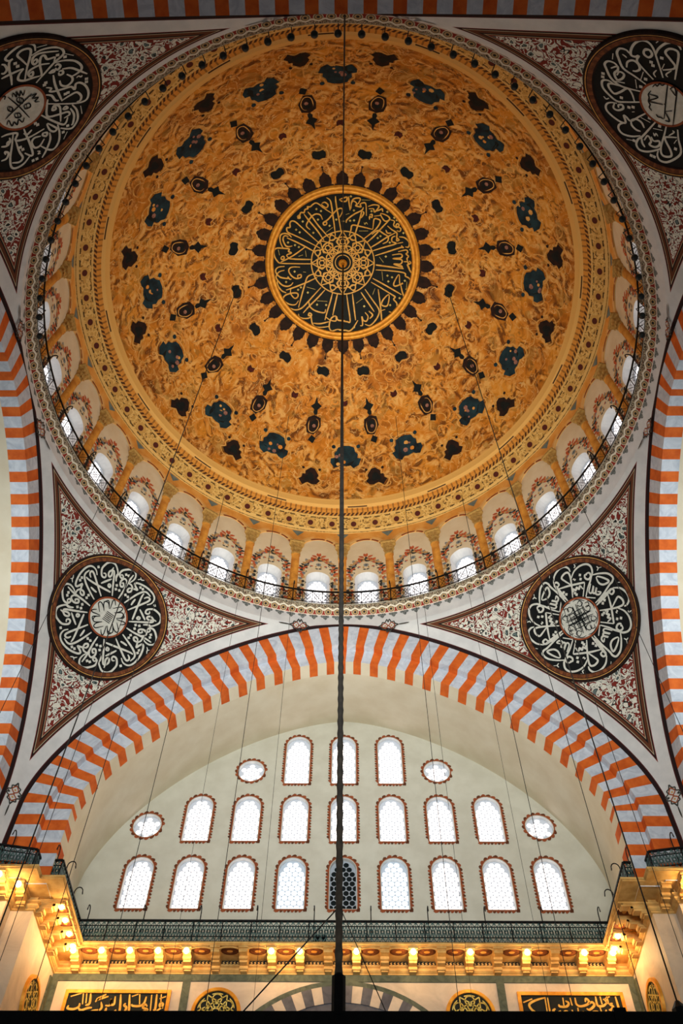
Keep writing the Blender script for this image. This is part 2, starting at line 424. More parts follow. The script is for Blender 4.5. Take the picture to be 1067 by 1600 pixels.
# ------------------------------------------------------------------ the building's measures (metres)
A, RA, H0, KR, EX = 13.295, 12.571, 24.27, 10.884, 1.637     # great arches
CROWN = H0+KR
DX = -.12                                                    # the dome's axis
YW = 18.6                                                    # far wall
def arch_pts(n=160, zmin=20.9):
    xs = RA*np.sin(np.linspace(0, PI/2, 3000)); zs = H0+KR*np.maximum(0, 1-(xs/RA)**EX)**(1/EX)
    xs = np.append(xs, RA); zs = np.append(zs, zmin); s = np.concatenate([[0], np.cumsum(np.hypot(np.diff(xs), np.diff(zs)))])
    return xs, zs, s
AX, AZ, AS = arch_pts()
def arch_at(s):
    """point and outward normal on the arch curve at signed arc length from the crown"""
    q = abs(s); x = np.interp(q, AS, AX); z = np.interp(q, AS, AZ); h = .12
    a, b = max(q-h, 0), min(q+h, AS[-1])
    dx, dz = np.interp(b, AS, AX)-np.interp(a, AS, AX), np.interp(b, AS, AZ)-np.interp(a, AS, AZ)
    if q < h: dx, dz = 1, dz*q/h*.5
    d = math.hypot(dx, dz); nx, nz = -dz/d, dx/d
    sg = 1 if s >= 0 else -1
    return sg*x, z, sg*nx, nz
SIDES = {'far': lambda x, t, z: (x, A+t, z), 'near': lambda x, t, z: (-x, -A-t, z), 'left': lambda x, t, z: (-A-t, x, z), 'right': lambda x, t, z: (A+t, -x, z)}
def arch_sweep(mb, xf, prof, svals, mi):
    P = []
    for d, t in prof:
        row = []
        for s in svals:
            x, z, nx, nz = arch_at(s); q = d if not isinstance(d, tuple) else d[0]+(d[1]-d[0])*min(1, abs(s)/15)
            row.append(xf(x-nx*q, t, z-nz*q))
        P.append(row)
    mb.grid(P, mi)
D1, D2 = (1.41, .97), (2.23, 1.86)      # depth of the two rings of voussoirs, at the crown and near the springing

# ------------------------------------------------------------------ dome
RD, ZD = 13.4, 39.6
def dome_pt(a, s, az, h=0.):
    """point on the dome: a metres sideways, s metres of arc from the crown, h metres off the surface"""
    r = RD*math.sin(s/RD); p = az+(a/r if r > .05 else 0); k = RD-h; th = s/RD
    return (DX+k*math.sin(th)*math.cos(p), k*math.sin(th)*math.sin(p), ZD+k*math.cos(th))
def revolve(prof, n=256, uref=None):
    mb = MB(); P = []; UV = []; v = 0; last = None
    for r, z in prof:
        if last: v += math.hypot(r-last[0], z-last[1])
        last = (r, z)
        P.append([(DX+r*math.cos(2*PI*k/n), r*math.sin(2*PI*k/n), z) for k in range(n+1)]); UV.append([(k/n, v) for k in range(n+1)])
    mb.grid(P, 0, UV); return mb
prof = [(RD*math.sin(t), ZD+RD*math.cos(t)) for t in np.linspace(.002, math.asin(12.03/RD), 60)]
ceiling = structure(revolve(prof[::-1]).build('ceiling', M['dome'], smooth=True), 'great ochre dome painted with scrolls and dark cartouches', 'ceiling')
zr = ZD+math.sqrt(RD**2-12.03**2)
band = structure(revolve([(13.40, 43.86), (13.12, 44.0), (13.12, 44.06), (12.42, 44.92), (12.42, 44.98), (12.27, 45.08), (12.18, 45.12), (12.08, 45.40), (12.05, 45.46), (12.0, 45.58), (12.0, 45.75)]).build('trim_1', M['band'], smooth=False), 'tan lattice band with dark red dots around the dome foot', 'band')

def dome_fn(az, h): return lambda a, s: dome_pt(a, s, az, h)
def shrink(pts, k):
    c = np.mean(np.array(pts), 0); return [tuple(c+(np.array(p)-c)*k) for p in pts]
ST = {
    'LLs': '115,-36 157,-60 198,-82 213,-93 213,-102;226,-104 212,-104 197,-110 183,-106 179,-96 190,-92 204,-97 212,-104;193,-65 211,-69 224,-77 239,-96 243,-110 238,-127 227,-138 214,-144 187,-148 165,-136 158,-125 161,-114 171,-113 178,-121 173,-130;177,-82 153,-98 129,-113;153,-79 150,-70 140,-69 142,-79 153,-80;217,120 224,97 218,80 194,62 158,45 122,30;192,99 203,106 208,116 203,125 188,121 157,100 127,79 103,62;212,86 193,85 151,91 112,98 84,103 76,104;174,127 190,141 210,144 226,136 238,116 244,84 242,54 235,30 225,24 216,36 209,50 205,38 202,27 211,14 211,-2 211,-6 199,-8;198,22 193,13 182,10 175,16 182,26 195,27 198,22;167,65 148,63 131,63;216,0 233,8 253,10 270,1 276,-14 269,-32 258,-46 244,-59 231,-64 217,-61 210,-50 211,-41 220,-41 224,-51 217,-56;217,-61 212,-70 199,-69 181,-58;257,-4 225,-7 197,-6 160,-4 122,-5;199,-10 211,-14 217,-25 213,-34 198,-39 184,-35 176,-26 181,-17 190,-19 196,-26 190,-30',
    'LLd': '227,70 227,56 240,-22 237,-35 155,29 156,14 156,-22 168,-45 151,-39 190,160',
    'LLt': '267,54 261,43 261,36 251,25;269,31 261,39',
    'LLk': '69,-1 88,18 96,28 93,38 80,37 65,26 55,15;55,15 75,43 71,56 54,55 39,36;59,-12 81,-17 97,-21 105,-18 100,-9 87,1;58,-17 81,-32 85,-41 75,-50',
    'LRs': '-5,181 -22,187 -18,203 -5,203 -3,190 -13,179;-3,208 -26,235 -60,247 -89,241 -102,221 -100,204;1,198 -6,144 -16,103;4,169 -6,116;-69,154 -56,182 -49,205 -71,214 -89,207 -87,184 -68,142 -44,99;-11,171 -62,153 -116,128 -131,121;-130,120 -88,73;-88,176 -116,193 -151,196 -183,183 -196,160 -188,135 -173,123 -154,107 -129,91 -99,65;-157,148 -173,142 -171,125 -154,120 -144,134 -150,147 -160,141;-180,124 -209,109 -243,82 -254,52 -240,39 -222,37 -172,23 -120,14;-192,105 -185,77 -199,56 -229,51 -215,81 -192,105;-224,17 -174,9 -119,3;-151,98 -124,74 -132,62 -157,82 -137,61 -146,51 -164,67 -146,48 -154,35 -169,37 -158,49;-61,117 -68,130 -75,117 -86,126 -91,112 -103,122 -107,101;-97,63 -133,32',
    'LRd': '-131,162 -123,145 -67,99 -65,109 -27,129 -21,144',
    'LRt': '-135,221 -134,209 -125,207;-130,228 -148,215;-219,141 -221,130 -210,124;-221,130 -237,123;-90,165 -97,166 -96,158 -104,160;-3,270 -10,255 -26,254;-10,255 0,241',
    'LRk': '10,52 7,67 -7,70 -16,55 -2,43 20,46;38,46 7,38 -29,37 -63,31;40,24 -2,14 -58,5 -84,-2;42,2 -2,-4 -58,-13 -85,-20;-45,61 -62,68 -69,50 -53,44 -43,57;-78,44 -93,39 -89,24 -71,25;27,75 14,84 -7,88 -23,84;-34,82 -52,81 -69,69 -83,52;-7,40 -13,12 -19,-16;-43,39 -40,6 -36,-27',
    'ULs': '217,-108 232,-126 231,-145 218,-163 192,-173 163,-177 149,-174 148,-160 161,-153;160,-152 144,-153 122,-134 103,-110 79,-87;162,-92 170,-123 177,-148 196,-150 212,-138 213,-124 190,-106 156,-87 108,-56;84,-136 110,-120 147,-94;146,-93 123,-92 105,-81 111,-59 131,-41 148,-24;177,-84 194,-83 188,-72 175,-73 180,-87 196,-96 215,-90 234,-69 254,-41;198,-106 228,-95 253,-72 266,-46 260,-24 246,-17 212,-19 171,-17 121,-16;149,-22 159,-26 184,-57 207,-74 218,-69 211,-51 221,-40 229,-33 214,-22;137,-62 151,-58 140,-48 132,-53 139,-67 154,-69 182,-55 202,-30;213,-16 234,3 251,36 248,69 234,84 211,82 199,76;205,24 223,48 228,77 232,116;202,-6 213,-4 211,10 195,13 197,0;191,21 200,29 193,40 182,35 188,24;170,-4 188,0 184,8 171,-1;172,15 146,47 123,85 103,121;165,51 153,70 159,90 182,93 196,79 196,54;121,29 126,41 126,49 115,51 122,66 146,90 164,107 161,127 180,113 192,123 191,151 175,181 148,199 123,182 97,136 69,74;106,119 132,129 155,142 151,168 135,180 123,173;98,49 104,70 95,95 99,108;86,68 65,82 30,114 53,148 76,172 70,187 49,178;60,108 73,110 67,123 58,114 76,107 81,128 56,155 32,176;81,146 91,150 88,161 79,152 81,146;25,86 23,135 25,190 37,198 58,189;107,166 96,199 67,231 32,239 18,224 10,194;92,171 77,203 48,225 36,227;6,132 5,171 2,183 -11,180 -12,159 6,132;-34,141 -25,156 -38,162 -40,146 -30,142;-21,166 -45,187 -88,199 -119,201;18,173 -7,203 -39,225 -71,227 -82,204 -80,167;-102,0 -84,19 -69,50 -95,60 -69,100 -16,136;-45,62 -63,86 -80,111 -115,153 -127,152 -126,122;-46,142 -61,123 -80,124 -94,147 -81,163 -50,162;-60,72 -59,88 -37,93;-71,33 -118,58 -160,77 -190,99 -190,120 -165,142 -128,149;-95,60 -127,97 -144,125 -164,121 -176,95;-116,33 -106,39 -120,43 -116,33;-135,21 -125,39 -105,42 -94,31;-183,50 -168,65 -147,61 -148,45 -156,54;128,-172 130,-159 119,-142 104,-141 100,-150',
    'ULd': '150,-133 145,-118 240,-32 247,-5 131,110 140,115 215,130 205,140 127,16 136,14 29,214 0,216 -11,90 -12,101 -141,172 -130,183 -116,107 -112,93 180,-201',
    'ULt': '117,199 92,230;257,-14 266,16;230,-114 254,-93;8,230 -24,238;201,96 210,96 212,107 219,104;-103,166 -100,177 -111,176 -105,185',
    'ULk': '37,-72 23,-14 1,52;82,-2 23,-14 -38,-28;43,-57 57,-65 49,-44 66,-58 56,-36 74,-47 64,-27 83,-35;71,-1 89,12 67,12 80,28 61,28 68,44;-54,-9 -37,-13 -51,11 -35,10 -40,27 -20,19 -24,39 -6,35;28,-93 36,-83 24,-77;49,-39 52,-18 37,-9 36,-30 49,-39;49,-31 37,-22;50,-24 36,-15;34,3 47,15 37,27 24,15 34,3;40,7 28,20;6,-48 9,-31 -3,-24 -5,-38 6,-48;7,-41 -5,-33;-8,-7 1,6 -8,20 -18,5 -8,-7;-3,0 -14,12',
    'URs': '-113,-36 -152,-35 -194,-39 -207,-60 -210,-47 -222,-40 -238,-56 -250,-84 -249,-111 -234,-126 -208,-124 -165,-102 -104,-71;-209,-106 -214,-91 -203,-80 -187,-84 -189,-101 -204,-108 -216,-101 -215,-88;-192,11 -207,-8 -203,-29 -184,-34 -166,-24 -165,-7 -172,3;-109,1 -153,13 -195,24 -232,7 -253,-7 -260,-27 -246,-41 -230,-40;-91,33 -124,69 -151,89 -186,92 -221,77 -240,65 -242,46 -226,34 -205,35;-216,61 -211,37 -199,45 -194,67 -170,78 -165,59 -175,40 -191,46 -184,65;-168,89 -147,64;-126,72 -154,95 -171,116 -159,129 -131,131 -126,105 -126,72 -102,73 -73,87;-58,59 -85,118 -105,147 -154,152 -179,143 -192,126 -183,109 -161,101;-18,68 -17,111 -15,155 -34,160 -44,165 -18,179 -29,196 -63,209 -92,209 -109,192 -108,171 -95,152;-99,161 -86,178 -71,171 -68,147 -81,139 -87,152 -78,160;-15,155 1,164 22,160 34,148;-18,152 -13,131 6,121 28,126;-18,179 -21,207 -7,224 17,222 38,195 49,160;22,63 38,109 54,156 57,179 73,200 96,200 113,173 120,132 119,114;56,161 75,172 94,173;69,158 59,133 82,134 91,149 107,135 107,114 93,104 85,124 67,123;54,43 79,70 116,112 141,125 155,114 159,92 140,83 105,80 89,73 95,53 105,31;80,10 113,29 157,46 172,75 175,122 159,146 138,144 124,130;-183,-111 -197,-136 -202,-171 -194,-194 -178,-204 -161,-200;-81,-103 -111,-136 -152,-181 -170,-182 -181,-167 -176,-147 -152,-143 -123,-140 -116,-125 -128,-91',
    'URd': '-169,-78 -156,-74 -165,-121 -126,-13 -110,24 -213,102 -203,114 -106,120 -73,56 -63,123 -57,108 3,81 44,66 131,169 140,160 56,198 -34,73 141,61',
    'URt': '-152,-27 -132,4;-141,20 -111,42;-12,110 19,90;42,95 62,66;-144,-113 -132,-91;57,105 69,108 63,97 75,97;-257,7 -240,28;-140,175 -127,175 -125,163;-220,-159 -218,-147;-239,-17 -229,-19 -221,-19;-137,-72 -131,-54 -117,-50;-113,-116 -110,-90 -99,-88;76,31 84,29 88,56;112,36 121,55;-43,126 -40,116;40,224 55,200',
    'URk': '-78,-70 -31,-23 25,29;-48,-87 -4,-44 60,15;-75,15 -52,-5 -53,34 -21,-3;-61,-66 -60,-85 -31,-68 -61,-67;4,7 11,-18;7,9 41,17 32,30;-92,-15 -96,-31 -88,-32 -92,-47 -83,-50 -83,-63;-83,0 -76,18 -64,25 -54,37 -40,41 -33,51 -18,51;-1,45 10,46 16,38 26,32',
    'Ds': '-55,-159 -61,-224 -69,-288 -75,-338 -83,-370 -103,-386;-20,-177 -31,-246 -42,-306 -50,-361 -52,-392;-275,-279 -261,-290 -258,-271 -271,-272 -262,-281 -252,-303 -234,-302 -227,-320 -211,-324 -213,-335 -197,-335 -184,-346 -166,-356 -148,-349 -122,-326 -69,-290;-130,-353 -113,-359 -95,-343 -104,-327 -122,-335 -135,-349;-124,-239 -106,-243 -106,-229 -120,-225 -124,-239 -97,-257 -69,-288 -42,-315 -19,-322 -11,-306 -29,-269;-234,-293 -205,-251 -161,-194 -122,-133;-212,-306 -190,-278 -152,-221 -94,-151;-202,-200 -221,-219 -219,-238 -195,-273 -168,-291 -141,-285 -128,-257;-147,-115 -198,-163 -251,-216 -285,-250 -307,-256 -317,-243 -318,-220 -336,-217 -332,-193 -297,-173 -231,-137 -145,-87;-183,-70 -232,-100 -285,-131 -338,-159;-311,-160 -328,-179 -355,-186 -375,-174 -377,-137 -363,-99;-329,-166 -351,-172 -361,-150 -349,-116 -332,-106 -309,-109;-170,4 -258,0 -372,-10 -398,-24 -415,-57 -415,-90 -399,-102 -372,-100 -328,-92 -333,-78 -315,-68 -338,-60 -343,-52 -330,-37;-193,-22 -280,-28 -330,-34;-232,-100 -288,-62 -334,-37 -380,-18;-377,-45 -363,-51 -359,-37 -373,-33 -377,-45;-30,-374 -4,-383 14,-387 10,-365 -13,-363 -30,-372;23,-392 25,-360 32,-310;36,-319 41,-360 54,-378 81,-383 90,-374 77,-347;41,-356 54,-365 72,-347 63,-338 94,-331 90,-347 112,-356 123,-343 126,-279;108,-329 99,-311 54,-287 14,-255 9,-237;99,-311 91,-270 73,-210 57,-154;104,-306 111,-293 95,-265;27,-159 37,-196 46,-223 96,-215 164,-200;164,-202 168,-239 172,-262 189,-263 208,-249 186,-207 151,-174 105,-136;135,-334 161,-344 188,-344 197,-336 184,-313 171,-303 166,-321 139,-321;184,-308 206,-318 215,-323 220,-305;144,-284 158,-289 158,-271 144,-275 145,-257;171,-278 207,-284;207,-295 225,-259 243,-251 261,-265 247,-283 207,-295;261,-261 222,-218 173,-161 128,-118;160,-170 182,-189 200,-194 228,-177 255,-160 251,-132 224,-117;152,-91 197,-120 251,-159 295,-185;265,-261 288,-253 284,-230 303,-217 315,-231 306,-240 298,-226 325,-214 321,-195 303,-199;249,-224 276,-202 304,-185 305,-158 319,-145 305,-139 305,-158;240,-200 250,-182 272,-183;166,-73 225,-94 301,-121 278,-133 278,-156 295,-166;301,-121 342,-132;318,-163 349,-160 377,-135 374,-107 356,-106;180,-44 244,-67 334,-102 343,-100 333,-113;316,-75 361,-88 371,-74 362,-65 376,-52 368,-37 373,-24;281,-53 326,-62 340,-54 331,-39 286,-32 332,-30 341,-17 328,-2 291,0 347,19;382,-25 391,-14 378,-6 373,-19 350,-18;373,-6 388,24;186,9 246,16 347,24;-359,9 -395,11 -412,28 -406,51 -384,72 -352,81 -339,80 -343,71 -330,88 -320,86;-360,32 -392,39 -411,65 -403,88 -377,118 -349,128 -326,123 -312,108;-268,20 -304,16 -327,21 -335,39 -320,68 -293,86 -265,81 -264,65 -283,68 -281,84;-167,86 -238,115 -308,138 -355,150;-405,93 -404,116 -382,150 -355,166;-176,62 -223,78 -243,128 -263,191 -283,258;-327,145 -328,173 -305,202 -286,194 -286,176 -309,170 -351,176 -372,192 -366,215 -334,236 -301,239 -282,217;-145,146 -197,199 -250,252 -279,268 -307,270 -334,257;-121,161 -169,210 -217,253 -256,292;-221,226 -212,258 -180,283 -128,296 -118,276;-284,295 -279,313 -251,324 -218,322 -204,304 -218,294 -223,308 -209,313 -200,359 -176,378 -133,380 -100,376;-195,354 -152,359 -99,349;-74,176 -89,231 -109,290 -123,339;-44,181 -56,231 -75,313;-118,321 -90,340 -56,345 -56,318 -75,322 -90,340 -97,381 -81,404 -47,395 1,400;-51,318 -42,341 1,344;186,12 264,18 351,24;291,-2 337,8 342,22;186,40 265,41 338,45 362,53 362,66 385,78 400,105 392,137 364,144;369,-3 388,32 407,58 398,66;325,60 303,94 294,122 308,130 349,109 331,115 325,60;336,119 346,159 361,204 352,223 339,228;168,91 229,121 295,154 342,178;159,114 216,144 286,182 305,194 296,209 315,230 316,262 298,286 269,283;268,183 235,212 224,245 259,248 268,183;217,282 246,271;122,157 165,215 208,273 204,310 180,347 152,370 123,362;98,176 137,230 180,288;202,154 217,254 225,349 204,355;123,294 142,317 133,344 113,340 104,318 109,367 94,372;146,285 170,307 152,330;11,191 20,255 32,346 13,350 -35,343;46,186 56,268 66,341;-35,400 3,400 27,404 51,386 80,341',
    'Dd': '-155,-258 -243,-250 -283,-204 -263,-187 -184,-181 -333,-131 -293,-113 -271,-100 -162,-320 -136,-308 -49,-256 -88,-220;36,-392 54,-310 155,-307 32,-249 55,-251 -9,-246 287,-273 301,-260 194,-150 210,-162 265,-126 342,-187 244,-42 386,-92 246,-306;-301,44 -353,102 -266,140 -283,153 -225,173 -170,247 -115,251;256,71 284,79 262,105 360,94 331,199 276,244 118,258 56,382',
    'Dt': '-109,-181 -70,-210;-233,-77 -229,-40;-275,-45 -249,-52;-391,-92 -385,-59;98,-372 147,-371;84,-189 137,-190;7,-285 27,-292;389,-76 409,-27;206,-38 231,-6;113,-240 118,-229 125,-240 134,-229;-231,140 -178,157;-169,224 -108,230;-250,49 -234,52;70,241 108,213;169,188 183,150;223,47 229,102;372,98 370,185',
    'PL': '-666,1956 -689,1947;-693,1902 -677,1914 -673,1927 -682,1931 -684,1920 -670,1912;-686,1964 -682,1931;-703,1964 -699,1910 -706,1904;-722,1962 -715,1894;-741,1955 -745,1930 -759,1920 -784,1920 -792,1926;-768,1964 -761,1926;-796,1955 -773,1964;-730,1918 -740,1926 -746,1914 -727,1906 -754,1896 -780,1898;-806,1963 -796,1897 -811,1891;-814,1930 -818,1922 -808,1914 -813,1897 -829,1895;-840,1963 -831,1905 -842,1897;-859,1955 -857,1926 -869,1926 -870,1946 -872,1922 -889,1921;-895,1963 -928,1942 -885,1955;-918,1946 -930,1934;-909,1934 -901,1917 -906,1905 -930,1901 -944,1893 -959,1884;-955,1967 -950,1929 -964,1921;-970,1967 -964,1929;-983,1967 -976,1925;-989,1967 -1028,1954;-1027,1921 -1028,1910 -1006,1907 -988,1915 -987,1929;-987,1911 -976,1903 -953,1911 -937,1913;-1005,1886 -988,1884 -970,1897;-883,1913 -884,1901 -894,1889;-844,1905 -865,1889',
    'PR': '767,1959 732,1950 702,1934 708,1913 734,1897 766,1894;765,1959 763,1898;775,1959 775,1898 786,1890 779,1876 751,1877;680,1940 716,1954;713,1893 706,1877;796,1918 786,1910 797,1902 815,1910;812,1934 814,1926 839,1926 850,1939 839,1947;832,1959 830,1930;859,1959 861,1930;878,1959 878,1935 893,1927 920,1935 927,1947 918,1956 913,1943;924,1935 938,1943 944,1931 923,1915 912,1919;956,1964 956,1931 976,1929 992,1939;973,1964 974,1935;987,1956 996,1939 998,1964;1014,1939 1003,1935 1013,1927 1002,1915 994,1915;1010,1964 982,1952;1031,1964 1031,1899 1017,1879;916,1882 936,1898 934,1906 950,1907 951,1894 972,1895 985,1915;980,1879 1001,1895 1004,1907 1014,1899 1017,1895;963,1923 967,1891;791,1874 808,1878 828,1894 827,1906 839,1906 842,1882 858,1882 857,1914;880,1922 878,1878 891,1882 903,1898 897,1906 890,1894',
    'blue': '68,1143 42,1131 6,1129 -31,1141 -39,1165 -53,1178 -50,1209 -75,1215 -77,1243 -53,1276 -27,1269 -13,1257 20,1265 46,1261 64,1281 97,1261 112,1218 88,1213 92,1188 75,1171',
    'bluedot': '94,1137 -57,1137',
    'brown': '45,1295 20,1289 -9,1316 -8,1337 -25,1338 -28,1363 -45,1377 -18,1413 11,1391 39,1403 65,1401 86,1375 67,1358 73,1336',
    'browndot': '75,1298 -25,1297',
    'hex': '26,947 -16,960 -23,1017 14,1072 58,1065 70,1013 62,968',
    'hexin': '24,971 0,978 -8,1016 16,1057 47,1050 54,1009 45,982',
    'hexcore': '23,979 6,987 1,1009 15,1028 36,1028 44,1007 38,988',
    'dart': '45,897 29,876 25,833 15,869 -5,887 12,913 10,926 11,941 22,946 30,930 27,914',
    'ball': '27,1085 8,1097 18,1121 39,1108',
    'square': '-48,693 -32,694 -11,687 10,693 23,679 22,660 15,642 -3,643 -21,636 -40,644 -53,655 -55,675',
    'red': '-29,862 -18,875 6,875 14,858 8,835 -8,845 -27,835',
    'scroll': '38,1224 27,1279 -19,1304 -54,1281 -42,1266 -28,1283;-105,1281 -142,1298 -178,1276 -182,1220 -173,1188;13,1205 22,1182 8,1165;224,1400 212,1421 178,1425 165,1405 176,1400;72,1367 85,1406 116,1428;-170,1124 -157,1163 -173,1180'}
mb = MB()   # 0 tan, 1 blue, 2 brown, 3 black-green, 4 red, 5 pink, 6 ochre
rng = random.Random(3)
for k in range(16):
    az = R(90+22.5*k); f = dome_fn(az, .03); f2 = dome_fn(az, .02); f3 = dome_fn(az, .045)
    flip = 1 if k % 2 else -1
    b = [(a*flip, s) for a, s in dec(ST['blue'])[0]]
    ribbon(mb, shrink(b, 1.16)+[shrink(b, 1.16)[0]], .09, f2, 0, 0)
    fill(mb, b, f, 1)
    fill(mb, [(a*.62+rng.uniform(-.15, .15), 12.08+(s-12.08)*.5+rng.uniform(-.2, .25)) for a, s in b], dome_fn(az, .036), 3)
    for st in dec(ST['bluedot']):
        for a, s in st: blob(mb, (a*flip, s), .13, f, 1, 7)
    for q in range(5):
        blob(mb, (rng.uniform(-.42, .42), 12.08+rng.uniform(-.45, .45)), rng.uniform(.06, .16), f3, rng.choice((5, 0, 5, 6)), 6)
    f = dome_fn(az, .03)
    fill(mb, dec(ST['red'])[0], f, 4); ribbon(mb, shrink(dec(ST['red'])[0], 1.3), .05, f2, 0, 0)
    az2 = az+R(11.25); g = dome_fn(az2, .03); g2 = dome_fn(az2, .02); g3 = dome_fn(az2, .042)
    b = [(a*flip, s) for a, s in dec(ST['brown'])[0]]
    fill(mb, b, g, 2); bb = shrink(b, 1.2); ribbon(mb, bb+[bb[0]], .08, g2, 0, 0)
    fill(mb, shrink(b, .5), g3, 6 if False else 3)
    for st in dec(ST['browndot']):
        for a, s in st: blob(mb, (a*flip, s), .09, g, 2, 7)
    for key, mi, h in (('hex', 2, .03), ('dart', 3, .03), ('ball', 3, .03), ('square', 3, .03), ('hexin', 0, .036), ('hexcore', 4, .042)):
        pts = dec(ST[key])[0]; c0 = sum(p[0] for p in pts)/len(pts)
        sh = {'hex': .19, 'dart': .17, 'ball': .23, 'square': -.15, 'hexin': .2, 'hexcore': .2}[key]
        pts = [(p[0]-sh, p[1]) for p in pts]
        if key == 'ball': pts = shrink(pts, 1.5)
        if key == 'dart': pts = [(p[0]*1.35, 9.46+(p[1]-9.46)*1.05) for p in pts]
        if key == 'hexin':
            for r2 in (1.0,): ribbon(mb, pts+[pts[0]], .05, dome_fn(az2, h), 0, 0)
            fill(mb, shrink(pts, .9), dome_fn(az2, .034), 2); continue
        if key == 'hexcore':
            fill(mb, [(p[0], p[1]+rng.uniform(-.03, .03)) for p in pts], dome_fn(az2, h), 3); blob(mb, (0, 9.98+.18), .12, dome_fn(az2, .046), 5, 6); continue
        fill(mb, pts, dome_fn(az2, h), mi)
        if key == 'square': ribbon(mb, shrink(pts, 1.28)+[shrink(pts, 1.28)[0]], .06, g2, 0, 0)
    for st in dec(ST['scroll']):
        for sg in (1, -1): ribbon(mb, [((a+0)*sg, s) for a, s in st], .07, dome_fn(R(90+22.5*k+(0 if sg > 0 else 11.25)), .018), 0, .6)
    for q in range(36):     # curling acanthus leaves
        a0, s0 = rng.uniform(-2.3, 2.3), rng.uniform(6.2, 14.0)
        if q > 19: s0 = rng.uniform(5.9, 9)
        a0 *= s0/14; r0 = rng.uniform(.22, .5); t0 = rng.uniform(0, 6.3); dr = rng.choice((1, -1))
        pts = [(a0+r0*(1-.11*i)*math.cos(t0+dr*i*.62), s0+r0*(1-.11*i)*math.sin(t0+dr*i*.62)) for i in range(8)]
        ribbon(mb, pts, rng.uniform(.05, .11), dome_fn(az, .012), 0 if rng.random() < .62 else 6, .8)
ceil_orn = mb.build('painted_ornament', [M['carttan'], M['cartblue'], M['cartbrown'], M['cartblack'], M['maroon'], M['pink'], M['domeochre']], ceiling)
mb = MB()   # the ring of 32 dark petals round the medallion
for k in range(32):
    az = R(90+11.25*k); f = dome_fn(az, .03)
    pts = [(-.42, 4.55), (.42, 4.55), (.43, 4.72), (.31, 4.76), (.34, 4.86), (.35, 5.16), (.29, 5.22), (.28, 5.32), (.14, 5.40), (.07, 5.52), (-.07, 5.52), (-.14, 5.40), (-.28, 5.32), (-.29, 5.22), (-.35, 5.16), (-.34, 4.86), (-.31, 4.76), (-.43, 4.72)]
    fill(mb, pts, f, 0)
    if k % 2: ribbon(mb, [(0, 5.4), (0, 5.85)], .05, f, 0, 0); blob(mb, (0, 5.87), .07, f, 0, 6)
mb.build('painted_petal_border', [M['cartbrown']], ceiling)

# the roundel at the crown
rd = empty('calligraphy_roundel', (DX, 0, 51.9)); tag(rd, 'largest roundel, dark green with gold script, at the crown of the dome', 'calligraphy roundel', 'calligraphy roundels under the dome')
rd_inv = Matrix.Translation((DX, 0, 51.9)).inverted()
def under(o, root):
    o.parent = root; o.matrix_parent_inverse = Matrix.Translation(root.location).inverted(); return o
mb = MB()
P = [[dome_pt(0, s, 2*PI*k/96, .05) for k in range(97)] for s in np.linspace(.02, 4.25, 14)]
mb.grid(P); under(mb.build('background_disc', M['dgreen'], smooth=True), rd)
mb = MB(); pr = [(4.18, .04), (4.18, .12), (4.26, .16), (4.33, .12), (4.36, .11), (4.42, .17), (4.52, .18), (4.62, .13), (4.66, .03)]
mb.grid([[dome_pt(0, s, 2*PI*k/128, h) for k in range(129)] for s, h in pr]); under(mb.build('gilded_rim', M['gold'], smooth=True), rd)
def plan_fn(h):
    def f(x, y):
        x -= DX; r = math.hypot(x, y); return dome_pt(0, RD*math.asin(min(r/RD, .99)), math.atan2(y, x), h)
    return f
mb = MB(); f = plan_fn(.07)
for st in dec(ST['Ds']): ribbon(mb, st, .085, f, 0)
for st in dec(ST['Dd']):
    for p in st: blob(mb, p, .075, f, 1, 4)
for st in dec(ST['Dt']): ribbon(mb, st, .045, f, 1)
under(mb.build('lettering', [M['goldletter'], M['goldpale']]), rd)
mb = MB(); f = plan_fn(.07)
mb2 = lambda r, w, n=64: ribbon(mb, [(DX+r*math.cos(2*PI*k/n), r*math.sin(2*PI*k/n)) for k in range(n+1)], w, f, 0, 0, 1)
mb2(1.88, .07); mb2(.62, .05); mb2(.45, .05); mb2(1.02, .045); mb2(1.5, .045)
for k in range(8):
    t = 2*PI*k/8
    for rr, dd, ph in ((1.25, .30, 0), (1.25, .15, 0), (.85, .2, .39), (1.6, .16, .39)):
        cx, cy = DX+rr*math.cos(t+ph), rr*math.sin(t+ph)
        ribbon(mb, [(cx+dd*math.cos(2*PI*i/10), cy+dd*math.sin(2*PI*i/10)) for i in range(11)], .06, f, 0, 0, 2)
for k in range(16):
    t = 2*PI*k/16
    for (r0, a0), (r1, a1) in (((1.88, 0), (1.3, .3)), ((1.88, 0), (1.3, -.3)), ((1.3, .3), (.62, -.2)), ((1.3, -.3), (.62, .2))):
        ribbon(mb, [(DX+r0*math.cos(t+a0), r0*math.sin(t+a0)), (DX+r1*math.cos(t+a1), r1*math.sin(t+a1))], .06, f, 0, 0, 1)
under(mb.build('centre_rosette', [M['goldletter']]), rd)
mb = MB(); mb.ball((DX, 0, 52.75), .26, 16, 0, .8); mb.tube([(DX, 0, 52.9), (DX, 0, 52.5), (DX, 0, 52.35)], [.1, .12, .03], 10)
under(mb.build('gilded_boss', M['gold'], smooth=True), rd)

